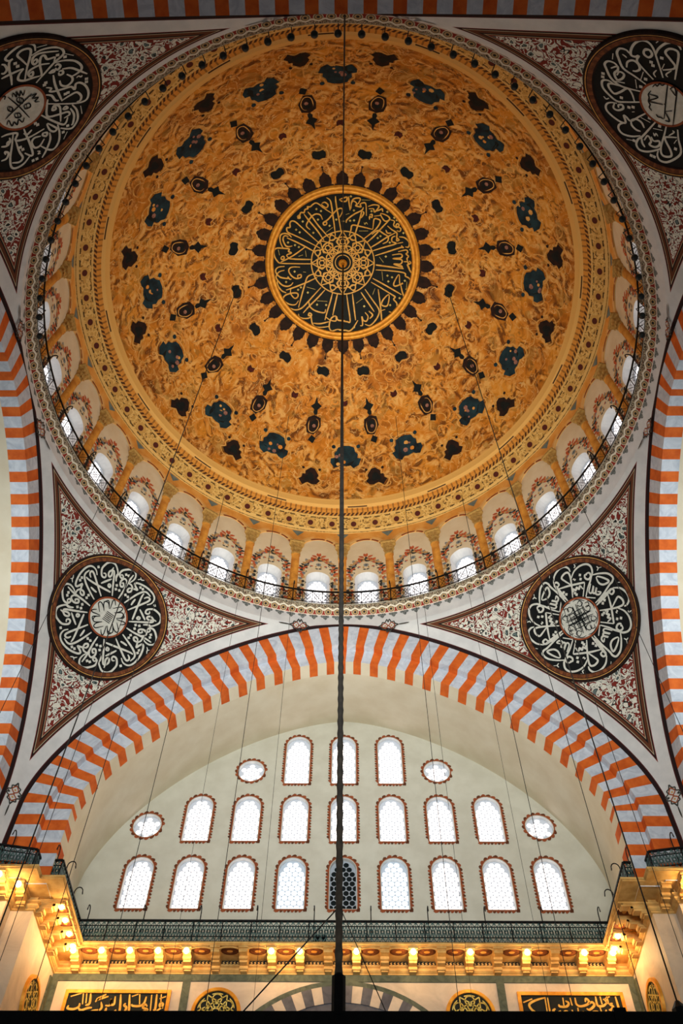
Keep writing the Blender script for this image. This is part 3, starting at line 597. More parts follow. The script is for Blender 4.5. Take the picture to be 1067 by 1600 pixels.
# ------------------------------------------------------------------ drum of 32 bays
RB = 13.5
def drum_fn(az, r0=RB): return lambda u, z, h=0.: (DX+(r0-h)*math.cos(az-u/RB), (r0-h)*math.sin(az-u/RB), z)
HB = RB*R(5.625)
OPN = arch_outline(.65, 37.05, 39.42, 40.06, 12)
V, F = sheet([(-HB, 36.4), (HB, 36.4), (HB, 44.0), (-HB, 44.0)], [OPN], [(x, z) for x in (-1, -.5, 0, .5, 1) for z in (41, 42, 43)])
spv_arch = [(1.02*math.cos(t), 42.12+1.06*math.sin(t)) for t in np.linspace(0, PI, 22)]
SPO = [(-HB, 42.3), (-1.02, 42.12)]+spv_arch[::-1][1:-1]+[(1.02, 42.12), (HB, 42.3), (HB, 44.0), (-HB, 44.0)]
SV, SF = sheet(SPO)
INN = arch_outline(.53, 37.05, 39.32, 39.85, 12)
mbw, mbs = MB(), MB()
for k in range(32):
    az = R(90+5.625+11.25*k); f = drum_fn(az)
    mbw.raw([f(*p) for p in V], F, 0)
    n = len(OPN)
    for i in range(n):
        p, q, p2, q2 = OPN[i], OPN[(i+1) % n], INN[i], INN[(i+1) % n]
        mbw.poly([f(p[0], p[1]), f(q[0], q[1]), f(q2[0], q2[1]+.15, -.55), f(p2[0], p2[1]+.15, -.55)], 1)
    mbs.raw([f(p[0], p[1], .07) for p in SV], SF, 0)
    for i in range(len(spv_arch)-1):
        p, q = spv_arch[i], spv_arch[i+1]
        mbs.poly([f(p[0], p[1], .07), f(q[0], q[1], .07), f(q[0], q[1], 0), f(p[0], p[1], 0)], 1)
    g = lambda u, z: f(u, z, .075); g2 = lambda u, z: f(u, z, .082)
    ar = lambda r, t: (r*math.cos(t), 42.12+1.04*r*math.sin(t))
    ribbon(mbs, [ar(1.12, t) for t in np.linspace(.05, PI-.05, 18)], .19, g, 1, 0, 1)
    for t0, t1 in ((.2, .62), (.75, 1.2), (1.3, 2.1)):
        ribbon(mbs, [ar(1.03, t) for t in np.linspace(t0, t1, 7)], .13, g2, 2, 0, 1)
    ribbon(mbs, [ar(1.27, t) for t in np.linspace(.1, PI-.1, 18)], .05, g2, 1, 0, 1)
    mbs.poly([g2(HB-.36, 43.80), g2(HB, 43.28), g2(HB+.36, 43.80)], 3)
drum = structure(mbw.build('wall_drum', [M['drumcream'], M['white']]), 'cream drum wall with arched windows below the dome', 'wall')
mbs.build('painted_arcade', [M['orangepaint'], M['ochrelight'], M['redband'], M['slate']], drum)

def leaf(mb, f, a, z, ang, ln, w, mi):
    c, s = math.cos(ang), math.sin(ang)
    mb.poly([f(a+c*x*ln-s*y*w, z+s*x*ln+c*y*w) for x, y in ((0, 0), (.25, .42), (.6, .5), (1, .1), (.7, -.3), (.3, -.4))], mi)
def floral():
    mb = MB(); f = lambda u, z: (u, z, 0); rg = random.Random(5)
    for k in range(8): leaf(mb, f, 0, 40.72, k*PI/4, .17, .13, 2)
    blob(mb, (0, 40.72), .07, f, 1, 8)
    for sg in (1, -1):
        for a, z, an, l, w, mi in ((0, 41.5, PI/2-.25, .38, .2, 0), (.1, 41.45, .5, .36, .2, 0), (.06, 41.2, 1.2, .3, .16, 3), (.1, 41.2, .2, .26, .13, 1)):
            leaf(mb, f, sg*a, z, an if sg > 0 else PI-an, l, w, mi)
        ts = np.linspace(.02, 1, 17)
        for i, t in enumerate(ts):
            if t < .55: q = t/.55; a, z, d = .84*math.cos(PI/2-q*PI/2), 40.05+1.15*math.sin(PI/2-q*PI/2), PI/2-q*PI/2
            else: q = (t-.55)/.45; a, z, d = .84, 40.05-2.5*q, 0
            for j in range(3):
                an = d+(j-1)*1.5+rg.uniform(-.4, .4); mi = (0, 1, 3, 1, 2, 0, 3)[(i*2+j*3) % 7]
                an = an if sg > 0 else PI-an
                leaf(mb, f, sg*(a+.05*(j-1)), z+rg.uniform(-.08, .08), an, rg.uniform(.26, .40), rg.uniform(.17, .25), mi)
            if i % 3 == 0: ribbon(mb, [(sg*(a-.1), z-.05), (sg*(a-.2), z+.06), (sg*(a-.13), z+.15)], .04, f, 1)
        for q in range(5): leaf(mb, f, sg*.18*q*.8, 40.30+.12*(2-abs(q-2)), PI/2 if q % 2 else (.3 if sg > 0 else PI-.3), .2, .12, (1, 3, 0, 2, 1)[q])
    return mb
FL = floral()
for k in range(32):
    az = R(90+5.625+11.25*k); f = drum_fn(az); mb = MB(); mb.f = FL.f; mb.mi = FL.mi; mb.uv = FL.uv
    mb.v = [f(p[0], p[1], .012) for p in FL.v]
    if k == 0: fl0 = mb.build('painted_foliage', [M['leafred'], M['leafdark'], M['leafgrey'], M['leaftan']], drum); fl0_az = az
    else:
        c = fl0.copy(); SC.collection.objects.link(c); c.parent = drum
        c.matrix_local = Matrix.Translation((DX, 0, 0)) @ Matrix.Rotation(az-fl0_az, 4, 'Z') @ Matrix.Translation((-DX, 0, 0))
def spin(o, ang): o.matrix_world = Matrix.Translation((DX, 0, 0)) @ Matrix.Rotation(ang, 4, 'Z') @ Matrix.Translation((-DX, 0, 0)) @ o.matrix_world

def hexholes(inset, r, pitch, keep):
    x0, x1 = min(p[0] for p in inset), max(p[0] for p in inset); z0, z1 = min(p[1] for p in inset), max(p[1] for p in inset)
    out = []; row = 0; z = z0+r*1.15
    while z < z1:
        x = -4*pitch+(pitch/2 if row % 2 else 0)
        while x < x1+pitch:
            cx = x+(x0+x1)/2; c = circle2(cx, z, r, 10)
            if all(inside(p, inset) for p in c): out.append(c)
            else:       # a round cut off by the edge of the opening
                e = (x1-x0)/2-.004; q = []
                for p in c:
                    k = ((x0+x1)/2+max(-e, min(e, p[0]-(x0+x1)/2)), p[1])
                    if not q or math.hypot(k[0]-q[-1][0], k[1]-q[-1][1]) > .008: q.append(k)
                if len(q) > 3 and max(p[0] for p in q)-min(p[0] for p in q) > .07 and all(inside(p, inset) for p in q): out.append(q)
            x += pitch
        z += pitch*.87; row += 1
    return out
# drum windows: a pierced grille in front of bright glass
f = drum_fn(R(90+5.625), RB+.55)
outl = [(p[0], p[1]+.15) for p in INN]
GV, GF = sheet(outl, hexholes(arch_outline(.53, 37.2, 39.47, 40.0, 14, -.03), .095, .215, 0))
mb = MB(); mb.raw([f(*p) for p in GV], GF, 0)
wd0 = mb.build('window_101', M['lattice_plaster']); structure(wd0)
mb = MB(); mb.poly([f(p[0]*1.02, p[1], -.08) for p in outl]); mb.build('pane', M['sky_drum'], wd0)
wd = [wd0]
for k in range(1, 32):
    c = obj_copy(wd0); c.name = 'window_%d' % (101+k); spin(c, R(11.25*k)); wd.append(c)
for k, o in enumerate(wd): tag(o, 'arched drum window, %s counted leftwards from the centre of the far side' % ordinal(k), 'window')

# half columns of the blind arcade
def column_proto():
    az = R(90); mb = MB(); rt = empty('arcade_column', (DX, RB, 36.4))
    tag(rt, None, 'column', 'ochre columns of the drum arcade', 'structure')
    def half(prof, n=12):
        return [[(DX+r*math.cos(PI+PI*k/n), RB+.02+r*math.sin(PI+PI*k/n)*.75, z) for k in range(n+1)] for r, z in prof]
    mb.grid(half([(.30, 36.4), (.30, 36.6), (.25, 36.7), (.245, 37), (.235, 39), (.225, 41.3), (.26, 41.33), (.26, 41.42)])); under(mb.build('shaft', M['colmarble'], smooth=True), rt)
    mb = MB(); mb.grid(half([(.24, 41.42), (.27, 41.5), (.25, 41.75), (.33, 41.95), (.29, 42.05), (.40, 42.3), (.42, 42.34)], 10))
    for sx in (-1, 0, 1):
        for z in (41.7, 42.05): leaf(mb, lambda a, b: (DX+a+sx*.17, RB-.24-.1*(z > 42), b), 0, z-.15, PI/2, .34, .16, 0)
    mb.box((DX-.42, RB-.36, 42.32), (DX+.42, RB+.05, 42.46)); under(mb.build('capital', M['capital']), rt); return rt
cp = column_proto(); structure(cp)
cols = [cp]
for k in range(1, 32):
    c = obj_copy(cp); spin(c, R(11.25*k)); cols.append(c)
for k, o in enumerate(cols): o['label'] = 'ochre marble half column of the drum arcade, %s leftwards from the far centre' % ordinal(k)

# ------------------------------------------------------------------ ring, frieze, gallery of the dome
pr = [(13.30, 36.02), (13.27, 36.05), (13.16, 36.18), (13.05, 36.34), (12.97, 36.5)]
def dense(p, m=4):
    out = []
    for i in range(len(p)-1):
        for t in np.arange(m)/m: out.append((p[i][0]+(p[i+1][0]-p[i][0])*t, p[i][1]+(p[i+1][1]-p[i][1])*t))
    return out+[p[-1]]
structure(revolve(dense(pr), 360).build('trim_2', M['frieze'], smooth=True), 'red and cream scalloped frieze around the foot of the drum', 'frieze')
mb = revolve([(12.97, 36.5), (12.95, 36.53), (12.97, 36.58), (13.52, 36.58)], 256); structure(mb.build('trim_3', M['greystone']), 'stone walkway edge of the dome gallery', 'ledge')

ARC3 = {}
for nm, xf in SIDES.items():
    ss = np.linspace(-AS[-1], AS[-1], 1400); ARC3[nm] = np.array([xf(arch_at(s)[0], 0, arch_at(s)[1]) for s in ss])
ALLARC = np.concatenate(list(ARC3.values()))
def dist_arcs(V, arcs):
    V = np.array(V); out = np.empty(len(V))
    for i in range(0, len(V), 400): out[i:i+400] = np.sqrt(((V[i:i+400, None, :]-arcs[None])**2).sum(2).min(1))
    return out
# white ring between the arch crowns and the frieze
mb = MB(); n = 360; P = []; UV = []
for z in (36.02, 35.9, 35.7, 35.5, 35.35, CROWN):
    t = (z-CROWN)/(36.02-CROWN); r = A+.005*t; P.append([(r*math.cos(2*PI*k/n)+DX*t, r*math.sin(2*PI*k/n), z) for k in range(n+1)]); UV.append([(k/n, 36.02-z) for k in range(n+1)])
mb.grid(P, 0, UV); structure(mb.build('wall_ring', M['ring'], smooth=True, attrs={'da': dist_arcs(mb.v, ALLARC)}), 'white ring wall with grey trefoil pendants above the arches', 'wall')

# pendentives: surfaces of revolution cut by the four arch planes
tt = np.linspace(0, 1, 90); PW = np.concatenate([[RA]*5, RA*np.cos(tt*PI/2)]); PZ = np.concatenate([np.linspace(20.9, H0-.3, 5), H0+KR*np.maximum(0, 1-(np.cos(tt*PI/2))**EX)**(1/EX)])
PR = np.sqrt(A*A+PW*PW); PSS = np.concatenate([[0], np.cumsum(np.hypot(np.diff(PZ), np.diff(PR)))])
def pend_fn(phic, zc=32.33, h=0.):
    s0 = np.interp(zc, PZ, PSS)
    def f(a, b, hh=None):
        s = s0+b; z = np.interp(s, PSS, PZ); r = np.interp(s, PSS, PR)
        z1, r1 = np.interp(s+.3, PSS, PZ), np.interp(s+.3, PSS, PR); z0, r0 = np.interp(s-.3, PSS, PZ), np.interp(s-.3, PSS, PR)
        d = math.hypot(z1-z0, r1-r0); nr, nz = -(z1-z0)/d, (r1-r0)/d
        k = h if hh is None else hh; p = phic+a/r; rr = r+nr*k
        return (rr*math.cos(p), rr*math.sin(p), z+nz*k)
    return f
for q, nm in enumerate(('right far', 'left far', 'left near', 'right near')):
    mb = MB(); P = []; UV = []; dr = []
    for w, z, r, s in zip(PW, PZ, PR, PSS):
        a0 = math.acos(min(1, A/r)); c = R(45+90*q); hw = PI/4-a0
        P.append([(r*math.cos(c+hw*x), r*math.sin(c+hw*x), z) for x in np.linspace(-1, 1, 81)])
        UV.append([(hw*x*15+q*9, s) for x in np.linspace(-1, 1, 81)]); dr += [PSS[-1]-s]*81
    mb.grid(P, 0, UV)
    structure(mb.build('pendentive', M['pendentive'], smooth=True, attrs={'da': dist_arcs(mb.v, ALLARC), 'dr': dr}), '%s pendentive painted with white flowers on red' % nm, 'pendentive')

# small knot finials at the tips of the pendentives
def finial(f, name='finial'):
    mb = MB()
    lobes = [(0, .62), (.1, .42), (.24, .36), (.22, .2), (.42, .08), (.24, 0), (.42, -.08), (.22, -.2), (.24, -.36), (.1, -.42), (0, -.62)]
    lobes = [(x*.8, y*.8) for x, y in lobes]
    for sg in (1, -1):
        ribbon(mb, [(x*sg, y) for x, y in lobes], .055, f, 0, 0)
        ribbon(mb, [(0, .36), (.14*sg, .16), (0, 0), (.16*sg, -.16), (0, -.34)], .05, f, 1, 0)
    ribbon(mb, [(0, -.5), (0, -.75), (0, -1.05)], .06, f, 0, .7); blob(mb, (0, .16), .05, f, 2, 6); blob(mb, (0, -.16), .05, f, 2, 6)
    return mb
fin_root = MB(); k0 = 0
fins = []
for q in range(4):
    for sg in (1, -1):
        az = R(90*q)+sg*R(9.6); tang = -sg
        f = lambda x, y, az=az, sg=sg: ((A-.012)*math.cos(az-sg*(-y)/A*-1), (A-.012)*math.sin(az-sg*(-y)/A*-1), 35.02+x*1.45)
        fins.append(finial(f))
    g = pend_fn(R(45+90*q), 24.4, .012); fins.append(finial(lambda x, y, g=g: g(x, y)))
for i, mb in enumerate(fins):
    nm = ('far', 'left', 'near', 'right')
    q, r = divmod(i, 3); sd = ('right', 'far', 'left', 'near')[q]
    lab = ('small painted knot at the pendentive tip, %s side of the %s arch crown' % (('first', 'second')[r], sd)) if r < 2 else 'small painted knot at the foot of the %s pendentive' % ('right far', 'left far', 'left near', 'right near')[q]
    o = mb.build('painted_knot', [M['leafdark'], M['redband'], M['leaftan']]); structure(o, lab, 'painted ornament')

# the four pendentive roundels
def roundel(key, phi, ctr, place, reps=1, rk=.89, dotcol=False):
    f = pend_fn(R(phi)); cx, cy = ctr
    loc = f(cx, cy, .0)
    rt = empty('calligraphy_roundel', loc)
    tag(rt, place, 'calligraphy roundel', 'calligraphy roundels under the dome')
    def fn(h): return lambda a, b: f(a, b, h)
    def disc(r0, r1, h, n=72, rings=6):
        return [[f(cx+r*math.cos(2*PI*k/n), cy+r*math.sin(2*PI*k/n), h) for k in range(n+1)] for r in np.linspace(r0, r1, rings)]
    mb = MB(); mb.grid(disc(.02, 2.56, .05, 72, 9)); under(mb.build('background_disc', M['black'], smooth=True), rt)
    mb = MB(); n = 96
    prf = [(2.48, .05, 0), (2.52, .09, 0), (2.54, .09, 0), (2.70, .11, 1), (2.74, .11, 0), (2.77, .12, 2), (2.81, .12, 0), (2.85, .10, 0), (2.88, .0, 0)]
    mb.grid([[f(cx+r*math.cos(2*PI*k/n), cy+r*math.sin(2*PI*k/n), h) for k in range(n+1)] for r, h, _ in prf], lambda i, j: prf[i+1][2] if not (prf[i+1][2] == 1 and j % 2 == 1) else 3)
    under(mb.build('frame', [M['cartbrown'], M['brown'], M['carttan'], M['ovalred']], smooth=False), rt)
    mb = MB(); g = fn(.075)
    def turn(p, k):
        c, s = math.cos(k*PI/2), math.sin(k*PI/2); x, y = p[0]-cx, p[1]-cy; return (cx+c*x-s*y, cy+s*x+c*y)
    for k in range(reps):
        for st in dec(ST[key+'s']): ribbon(mb, [turn(p, k) for p in st], .092 if key in ('LL', 'LR') else .086, g)
        for st in dec(ST[key+'d']):
            for p in st: blob(mb, turn(p, k), .08, g, 0, 4)
        for st in dec(ST[key+'t']): ribbon(mb, [turn(p, k) for p in st], .055, g)
    under(mb.build('lettering', M['letter']), rt)
    mb = MB(); mb.grid(disc(.02, rk-.03, .08, 48, 4), 0); mb.grid(disc(rk-.03, rk+.05, .085, 48, 2), 1); ct = under(mb.build('centre_disc', [M['letter'], M['redband']], smooth=True), rt)
    mb = MB(); g = fn(.1)
    for k in (range(4) if key == 'LL' else (0, 2, 1, 3) if key == 'LR' else (0,)):
        for st in dec(ST[key+'k']): ribbon(mb, [turn(p, k) for p in st], .05 if key != 'LR' else .04, g)
    if key == 'LL':
        for i in range(6): ribbon(mb, [(cx-.2, cy-.2+.08*i), (cx+.2, cy-.2+.08*i)], .035, g, 0, 0)
    mb.build('centre_script', M['black'], ct)
roundel('LL', 135, (.22, .02), 'white script spinning round a disc of black finger shapes, roundel by the far left pendentive', 4)
roundel('LR', 45, (-.19, .0), 'white script roundel whose pale centre holds dense fine black script, far right pendentive', 4, .93)
roundel('UL', -135, (.21, -.03), 'white script roundel with a black cross in its pale centre, near left pendentive', 1, .86)
roundel('UR', -45, (-.2, -.07), 'white script roundel with two black bars in its pale centre, near right pendentive', 1, .84)

# ------------------------------------------------------------------ the four great arches
for side, xf in SIDES.items():
    sb = [(-.24, .24)]
    e = .24; k = 0
    segs = [(-.24, .24, 0)]
    while e < AS[-1]-.05:
        w = .55 if k % 2 == 0 else .48; e2 = min(e+w, AS[-1]); segs += [(e, e2, 1-k % 2), (-e2, -e, 1-k % 2)]; e = e2; k += 1
    mb = MB()
    for s0, s1, mi in segs:
        sv = np.linspace(s0, s1, 4)
        if side == 'near':
            arch_sweep(mb, xf, [(-.005, -.012), (0, -.02), (.25, -.02), (.25, 1.7), (1.6, 1.7)], sv, mi); continue
        arch_sweep(mb, xf, [(-.005, -.012), (0, -.02), (D1, -.02)], sv, mi)
        if side == 'far':
            arch_sweep(mb, xf, [(D1, -.02), (D1, .32)], sv, mi)
            arch_sweep(mb, xf, [(D1, .32), (D2, .32)], sv, mi)
            arch_sweep(mb, xf, [(D2, .32), (D2, 1.1)], sv, 0 if mi == 0 else 2)
        else:
            arch_sweep(mb, xf, [(D1, -.02), (D1, .72)], sv, mi)
    structure(mb.build('great_arch', [M['orange'], M['blue'], M['vault']]), '%s great arch striped in orange and pale blue stone' % side, 'arch')
    if side == 'far':
        mb = MB(); pr = [((2.23, 1.86), 1.1), ((2.16, 1.82), 1.5), ((2.05, 1.76), 2.0), ((1.92, 1.68), 2.6), ((1.76, 1.58), 3.3), ((1.58, 1.46), 4.0), ((1.42, 1.36), 4.6), ((1.30, 1.29), 5.05), ((1.26, 1.26), 5.31)]
        arch_sweep(mb, xf, pr, np.linspace(-AS[-1], AS[-1], 241), 0)
        structure(mb.build('ceiling_vault', M['vault'], smooth=True), 'cream coved vault between the far arch and its window wall', 'vault')
    else:
        mb = MB(); P = []
        for t in np.linspace(0, PI/2, 24):
            row = []
            for s in np.linspace(-AS[-1], AS[-1], 121):
                x, z, nx, nz = arch_at(s); d = 1.41-.44*min(1, abs(s)/15); x, z = x-nx*d, z-nz*d
                row.append(xf(x*math.cos(t), (.72 if side != 'near' else 1.1)+10.5*math.sin(t)*(1-.25*(abs(x)/RA)**2), 22+(z-22)*(1-.12*math.sin(t))))
            P.append(row)
        if side != 'near':
            mb.grid(P[:6]); structure(mb.build('ceiling_'+side, M['vault'], smooth=True), 'cream half dome behind the %s arch' % side, 'vault')

# ------------------------------------------------------------------ far wall with its windows
outer = []
for s in np.linspace(-AS[-1], AS[-1], 121):
    x, z, nx, nz = arch_at(s); outer.append((x-nx*1.22, z-nz*1.22))
outer = [(-11.4, 20.8), ]+outer+[(11.4, 20.8)]
WIN = []
for i in range(9): WIN.append(('low', (i-4)*2.21, 23.28))
for i in range(7): WIN.append(('mid', (i-3)*2.23, 26.6))
for i in range(3): WIN.append(('top', (i-1)*2.28, 29.86))
OCU = [(-4.52, 30.6), (4.53, 30.6), (-8.97, 27.4), (8.92, 27.38)]
KIND = {'low': 2.42, 'mid': 2.44, 'top': 2.95}
def wout(kind, x, z, grow=0.): return [(p[0]+x, p[1]+z) for p in arch_outline(.575, 0, KIND[kind]-.575, KIND[kind], 14, grow)]
holes = [wout(*w) for w in WIN]+[circle2(x, z, .62) for x, z in OCU]
V, F = sheet(outer, holes)
mb = MB(); mb.raw([(p[0], YW, p[1]) for p in V], F, 0)
wall = structure(mb.build('wall_far', M['plaster']), 'cream window wall under the far arch', 'wall')
def toothed(mb, loop, f):
    """painted border: a brown band with small teeth outside"""
    L = [np.array(p) for p in loop]; per = []
    for i in range(len(L)):
        a, b = L[i], L[(i+1) % len(L)]; n = max(1, int(np.hypot(*(b-a))/.05))
        per += [a+(b-a)*t for t in np.arange(n)/n]
    n = len(per); c = np.mean(per, 0); nor = []
    for i in range(n):
        d = per[(i+2) % n]-per[i-2]; d = d/(np.hypot(*d)+1e-9); m = np.array((d[1], -d[0])); nor.append(m)
    off = lambda i, w: tuple(per[i % n]+nor[i % n]*w)
    for i in range(n):
        mb.poly([f(*off(i, .03)), f(*off(i+1, .03)), f(*off(i+1, .085)), f(*off(i, .085))], 0)
    st = 3
    for i in range(0, n-st+1, st):
        mb.poly([f(*off(i, .085)), f(*off(i+st, .085)), f(*off(i+st-1, .155)), f(*off(i+1, .19)), f(*off(i, .15))], 1 if (i//st) % 2 else 0)
def window_proto(kind):
    loop = circle2(0, 0, .62) if kind == 'round' else wout(kind, 0, 0)
    mb = MB(); n = len(loop)
    for i in range(n):
        p, q = loop[i], loop[(i+1) % n]; mb.poly([(p[0], 0, p[1]), (q[0], 0, q[1]), (q[0], .32, q[1]), (p[0], .32, p[1])], 0)
    rt = mb.build('window_1', M['white'])
    mb = MB(); toothed(mb, loop, lambda a, b: (a, -.012, b)); mb.build('painted_border', [M['redband'], M['brown']], rt)
    ins = circle2(0, 0, .6) if kind == 'round' else arch_outline(.575, 0, KIND[kind]-.575, KIND[kind], 14, -.02)
    gv, gf = sheet(loop, hexholes(ins, .122, .262, 0)); mb = MB(); mb.raw([(p[0], .2, p[1]) for p in gv], gf); mb.build('grille', M['lattice_plaster'], rt)
    mb = MB(); mb.poly([(p[0], .3, p[1]) for p in loop]); mb.build('pane', M['sky_pane'], rt)
    return rt
num = 1; proto = {}
rowname = {'low': 'bottom', 'mid': 'middle', 'top': 'top'}
for idx, (kind, x, z) in enumerate(WIN):
    if kind not in proto: o = proto[kind] = window_proto(kind)
    else: o = obj_copy(proto[kind])
    o.name = 'window_%d' % num; num += 1; o.location = (x, YW, z); structure(o)
    same = [w for w in WIN if w[0] == kind]; i = same.index((kind, x, z))
    tag(o, 'arched window in the %s row, %s from the left' % (rowname[kind], ordinal(i)), 'window')
    if kind == 'low' and i in (3, 4, 5):
        for ch in o.children:
            if ch.name.startswith('pane'):
                ch.data = ch.data.copy(); ch.data.materials[0] = M['dark_pane'] if i == 4 else M['sky_pane_dim']
for i, (x, z) in enumerate(OCU):
    if 'round' not in proto: o = proto['round'] = window_proto('round')
    else: o = obj_copy(proto['round'])
    o.name = 'window_%d' % num; num += 1; o.location = (x, YW, z); structure(o)
    tag(o, 'round window, %s of the wall' % ('upper left', 'upper right', 'lower left', 'lower right')[i], 'window')

# ------------------------------------------------------------------ lower walls and piers
mb = MB(); mb.poly([(-11.3, YW-.05, 12), (11.3, YW-.05, 12), (11.3, YW-.05, 20.9), (-11.3, YW-.05, 20.9)])
lower = structure(mb.build('wall_far_lower', M['marble']), 'pale marble wall below the far gallery', 'wall')
mb = MB()
for x0, x1, z0, z1 in ((-11.25, 11.25, 20.17, 20.47), (-6.13, -5.83, 12, 20.17), (5.9, 6.2, 12, 20.17), (-11.25, -10.95, 12, 20.17), (10.95, 11.25, 12, 20.17)):
    mb.box((x0, YW-.09, z0), (x1, YW-.03, z1))
mb.build('green_marble_strip', M['greenmarble'], lower)
# striped arch in the lower wall
mb = MB(); RC, CZ = 5.24, 14.96; n = 40
for i in range(n):
    t0, t1 = PI*i/n, PI*(i+1)/n
    for r0, r1, mi in ((4.42, 5.06, i % 2), (5.06, 5.24, 2)):
        pts = [(r*math.cos(t), YW-.1, CZ+r*math.sin(t)) for r, t in ((r0, t0), (r1, t0), (r1, t1), (r0, t1))]
        if min(p[2] for p in pts) > 14.96: mb.poly(pts, mi); mb.poly([pts[0], pts[3], (pts[3][0], YW+.4, pts[3][2]), (pts[0][0], YW+.4, pts[0][2])], mi)
ring = [(4.42*math.cos(t), 14.96+4.42*math.sin(t)) for t in np.linspace(0, PI, 30)]
mb.poly([(x, YW-.07, z) for x, z in ring], 3)
structure(mb.build('trim_4', [M['marble'], M['darkmarble'], M['greenmarble'], M['darkmarble']]), 'grey and white striped arch in the lower wall', 'arch')
for sg, nm in ((-1, 'left'), (1, 'right')):
    mb = MB()
    mb.poly([(sg*11.22, 14.5, 12), (sg*11.22, YW, 12), (sg*11.22, YW, 20.9), (sg*11.22, 14.5, 20.9)], 0)
    mb.poly([(sg*11.22, 14.5, 8), (sg*12.05, 14.5, 8), (sg*12.05, 14.5, 20.9), (sg*11.22, 14.5, 20.9)], 0)
    mb.poly([(sg*12.05, 14.5, 8), (sg*12.05, 13.9, 8), (sg*12.05, 13.9, 20.9), (sg*12.05, 14.5, 20.9)], 0)
    mb.poly([(sg*12.05, 13.9, 8), (sg*15, 13.9, 8), (sg*15, 13.9, 20.9), (sg*12.05, 13.9, 20.9)], 0)
    pw = structure(mb.build('wall_'+nm, M['marble']), '%s pier of pale marble below the gallery' % nm, 'wall')
    mb = MB(); mb.box((sg*11.19-.03, 18.2, 12), (sg*11.19+.03, 18.5, 20.2)); mb.build('green_marble_strip', M['greenmarble'], pw)
# mouldings below the gallery
def path_offset(path, d):
    out = []
    for i, p in enumerate(path):
        p = Vector(p)
        ds = []
        if i > 0: ds.append((p-Vector(path[i-1])).normalized())
        if i < len(path)-1: ds.append((Vector(path[i+1])-p).normalized())
        ns = [Vector((-q.y, q.x)) for q in ds]
        if len(ns) == 1: out.append(p+ns[0]*d)
        else: b = (ns[0]+ns[1]); out.append(p+b*(d/(1+ns[0].dot(ns[1]))))
    return out
WALLP = [(-15, 13.9), (-12.05, 13.9), (-12.05, 14.5), (-11.22, 14.5), (-11.22, YW-.05), (11.22, YW-.05), (11.22, 14.5), (12.05, 14.5), (12.05, 13.9), (15, 13.9)]
def moulding(mb, prof, mi=0):
    rows = [[(q.x, q.y, z) for q in path_offset(WALLP, -d)] for d, z in prof]
    mb.grid(rows, mi)
mb = MB(); moulding(mb, [(0, 20.42), (.06, 20.44), (.06, 20.48), (.10, 20.5), (.16, 20.55), (.16, 20.6), (.11, 20.62), (.11, 20.66), (.2, 20.7), (.2, 20.74), (.05, 20.75), (.05, 20.95)])
gal = structure(mb.build('trim_5', M['stone']), 'carved stone cornice carrying the gallery along the far wall', 'cornice')
mb = MB(); moulding(mb, [(0, 20.94), (1.14, 20.94), (1.14, 20.97), (1.20, 20.99), (1.20, 21.06), (0, 21.06)]); mb.build('gallery_slab', M['stone'], gal)
# brackets, with a carved oval between each pair
def bracket(px, py, nx, ny, lit=True):
    tx, ty = -ny, nx; mb = MB()
    xf = lambda a, b, z: (px+tx*a+nx*b, py+ty*a+ny*b, z)
    for w, b0, b1, z0, z1 in ((.19, 0, 1.12, 20.88, 20.945), (.17, 0, 1.04, 20.84, 20.90), (.15, 0, .98, 20.78, 20.86), (.17, .0, .72, 20.68, 20.78), (.15, 0, .60, 20.6, 20.68), (.16, 0, .34, 20.5, 20.6), (.13, 0, .26, 20.44, 20.5)):
        mb.box((-w, b0, z0), (w, b1, z1), 0, xf)
    for b in (.98, .66, .3): mb.tube([xf(-.17, b, 20.82 if b > .9 else (20.72 if b > .5 else 20.54)), xf(.17, b, 20.82 if b > .9 else (20.72 if b > .5 else 20.54))], .055, 8)
    mb.build('bracket', M['stone'], gal)
def oval(px, py, nx, ny):
    tx, ty = -ny, nx; mb = MB()
    for (a, b, z, mi) in ((.35, .27, 20.932, 0), (.29, .21, 20.924, 1), (.12, .08, 20.916, 2)):
        mb.poly([(px+tx*a*math.cos(t)+nx*(.78+b*math.sin(t)), py+ty*a*math.cos(t)+ny*(.78+b*math.sin(t)), z) for t in np.linspace(0, 2*PI, 17)[:-1]], mi)
    # carved band behind, on the wall
    xf = lambda a, b, z: (px+tx*a+nx*b, py+ty*a+ny*b, z)
    mb.box((-.36, .05, 20.76), (.36, .12, 20.93), 3, xf)
    for i in range(5):
        a = -.28+.14*i
        ribbon(mb, [(a-.05, 20.80), (a+.04, 20.82), (a-.03, 20.86), (a+.05, 20.89)], .025, lambda u, z: xf(u, .125, z), 4)
    # arched lip between the brackets
    rows = [[xf(.36*math.cos(t), b, 20.93-.06*abs(math.cos(t))**3-dz) for t in np.linspace(0, PI, 9)] for b, dz in ((1.10, 0), (1.10, .05), (1.06, .05))]
    mb.grid(rows, 4)
    mb.build('carved_niche', [M['brown'], M['ovalred'], M['orangepaint'], M['cartblack'], M['stone']], gal)
BX = [(k+.5)*1.09 for k in range(-10, 10)]
for x in BX: bracket(x, YW-.05, 0, -1)
for x in [(k)*1.09 for k in range(-9, 10)]: oval(x, YW-.05, 0, -1)
for sg in (-1, 1):
    for y in (14.75, 15.55, 16.4, 17.2): bracket(sg*11.22, y, -sg, 0)
    for y in (15.15, 15.98, 16.8): oval(sg*11.22, y, -sg, 0)
    bracket(sg*11.65, 14.5, 0, -1)
    for x in (12.22, 12.95, 13.7, 14.45): bracket(sg*x, 13.9, 0, -1)
    for x in (12.58, 13.32, 14.1): oval(sg*x, 13.9, 0, -1)

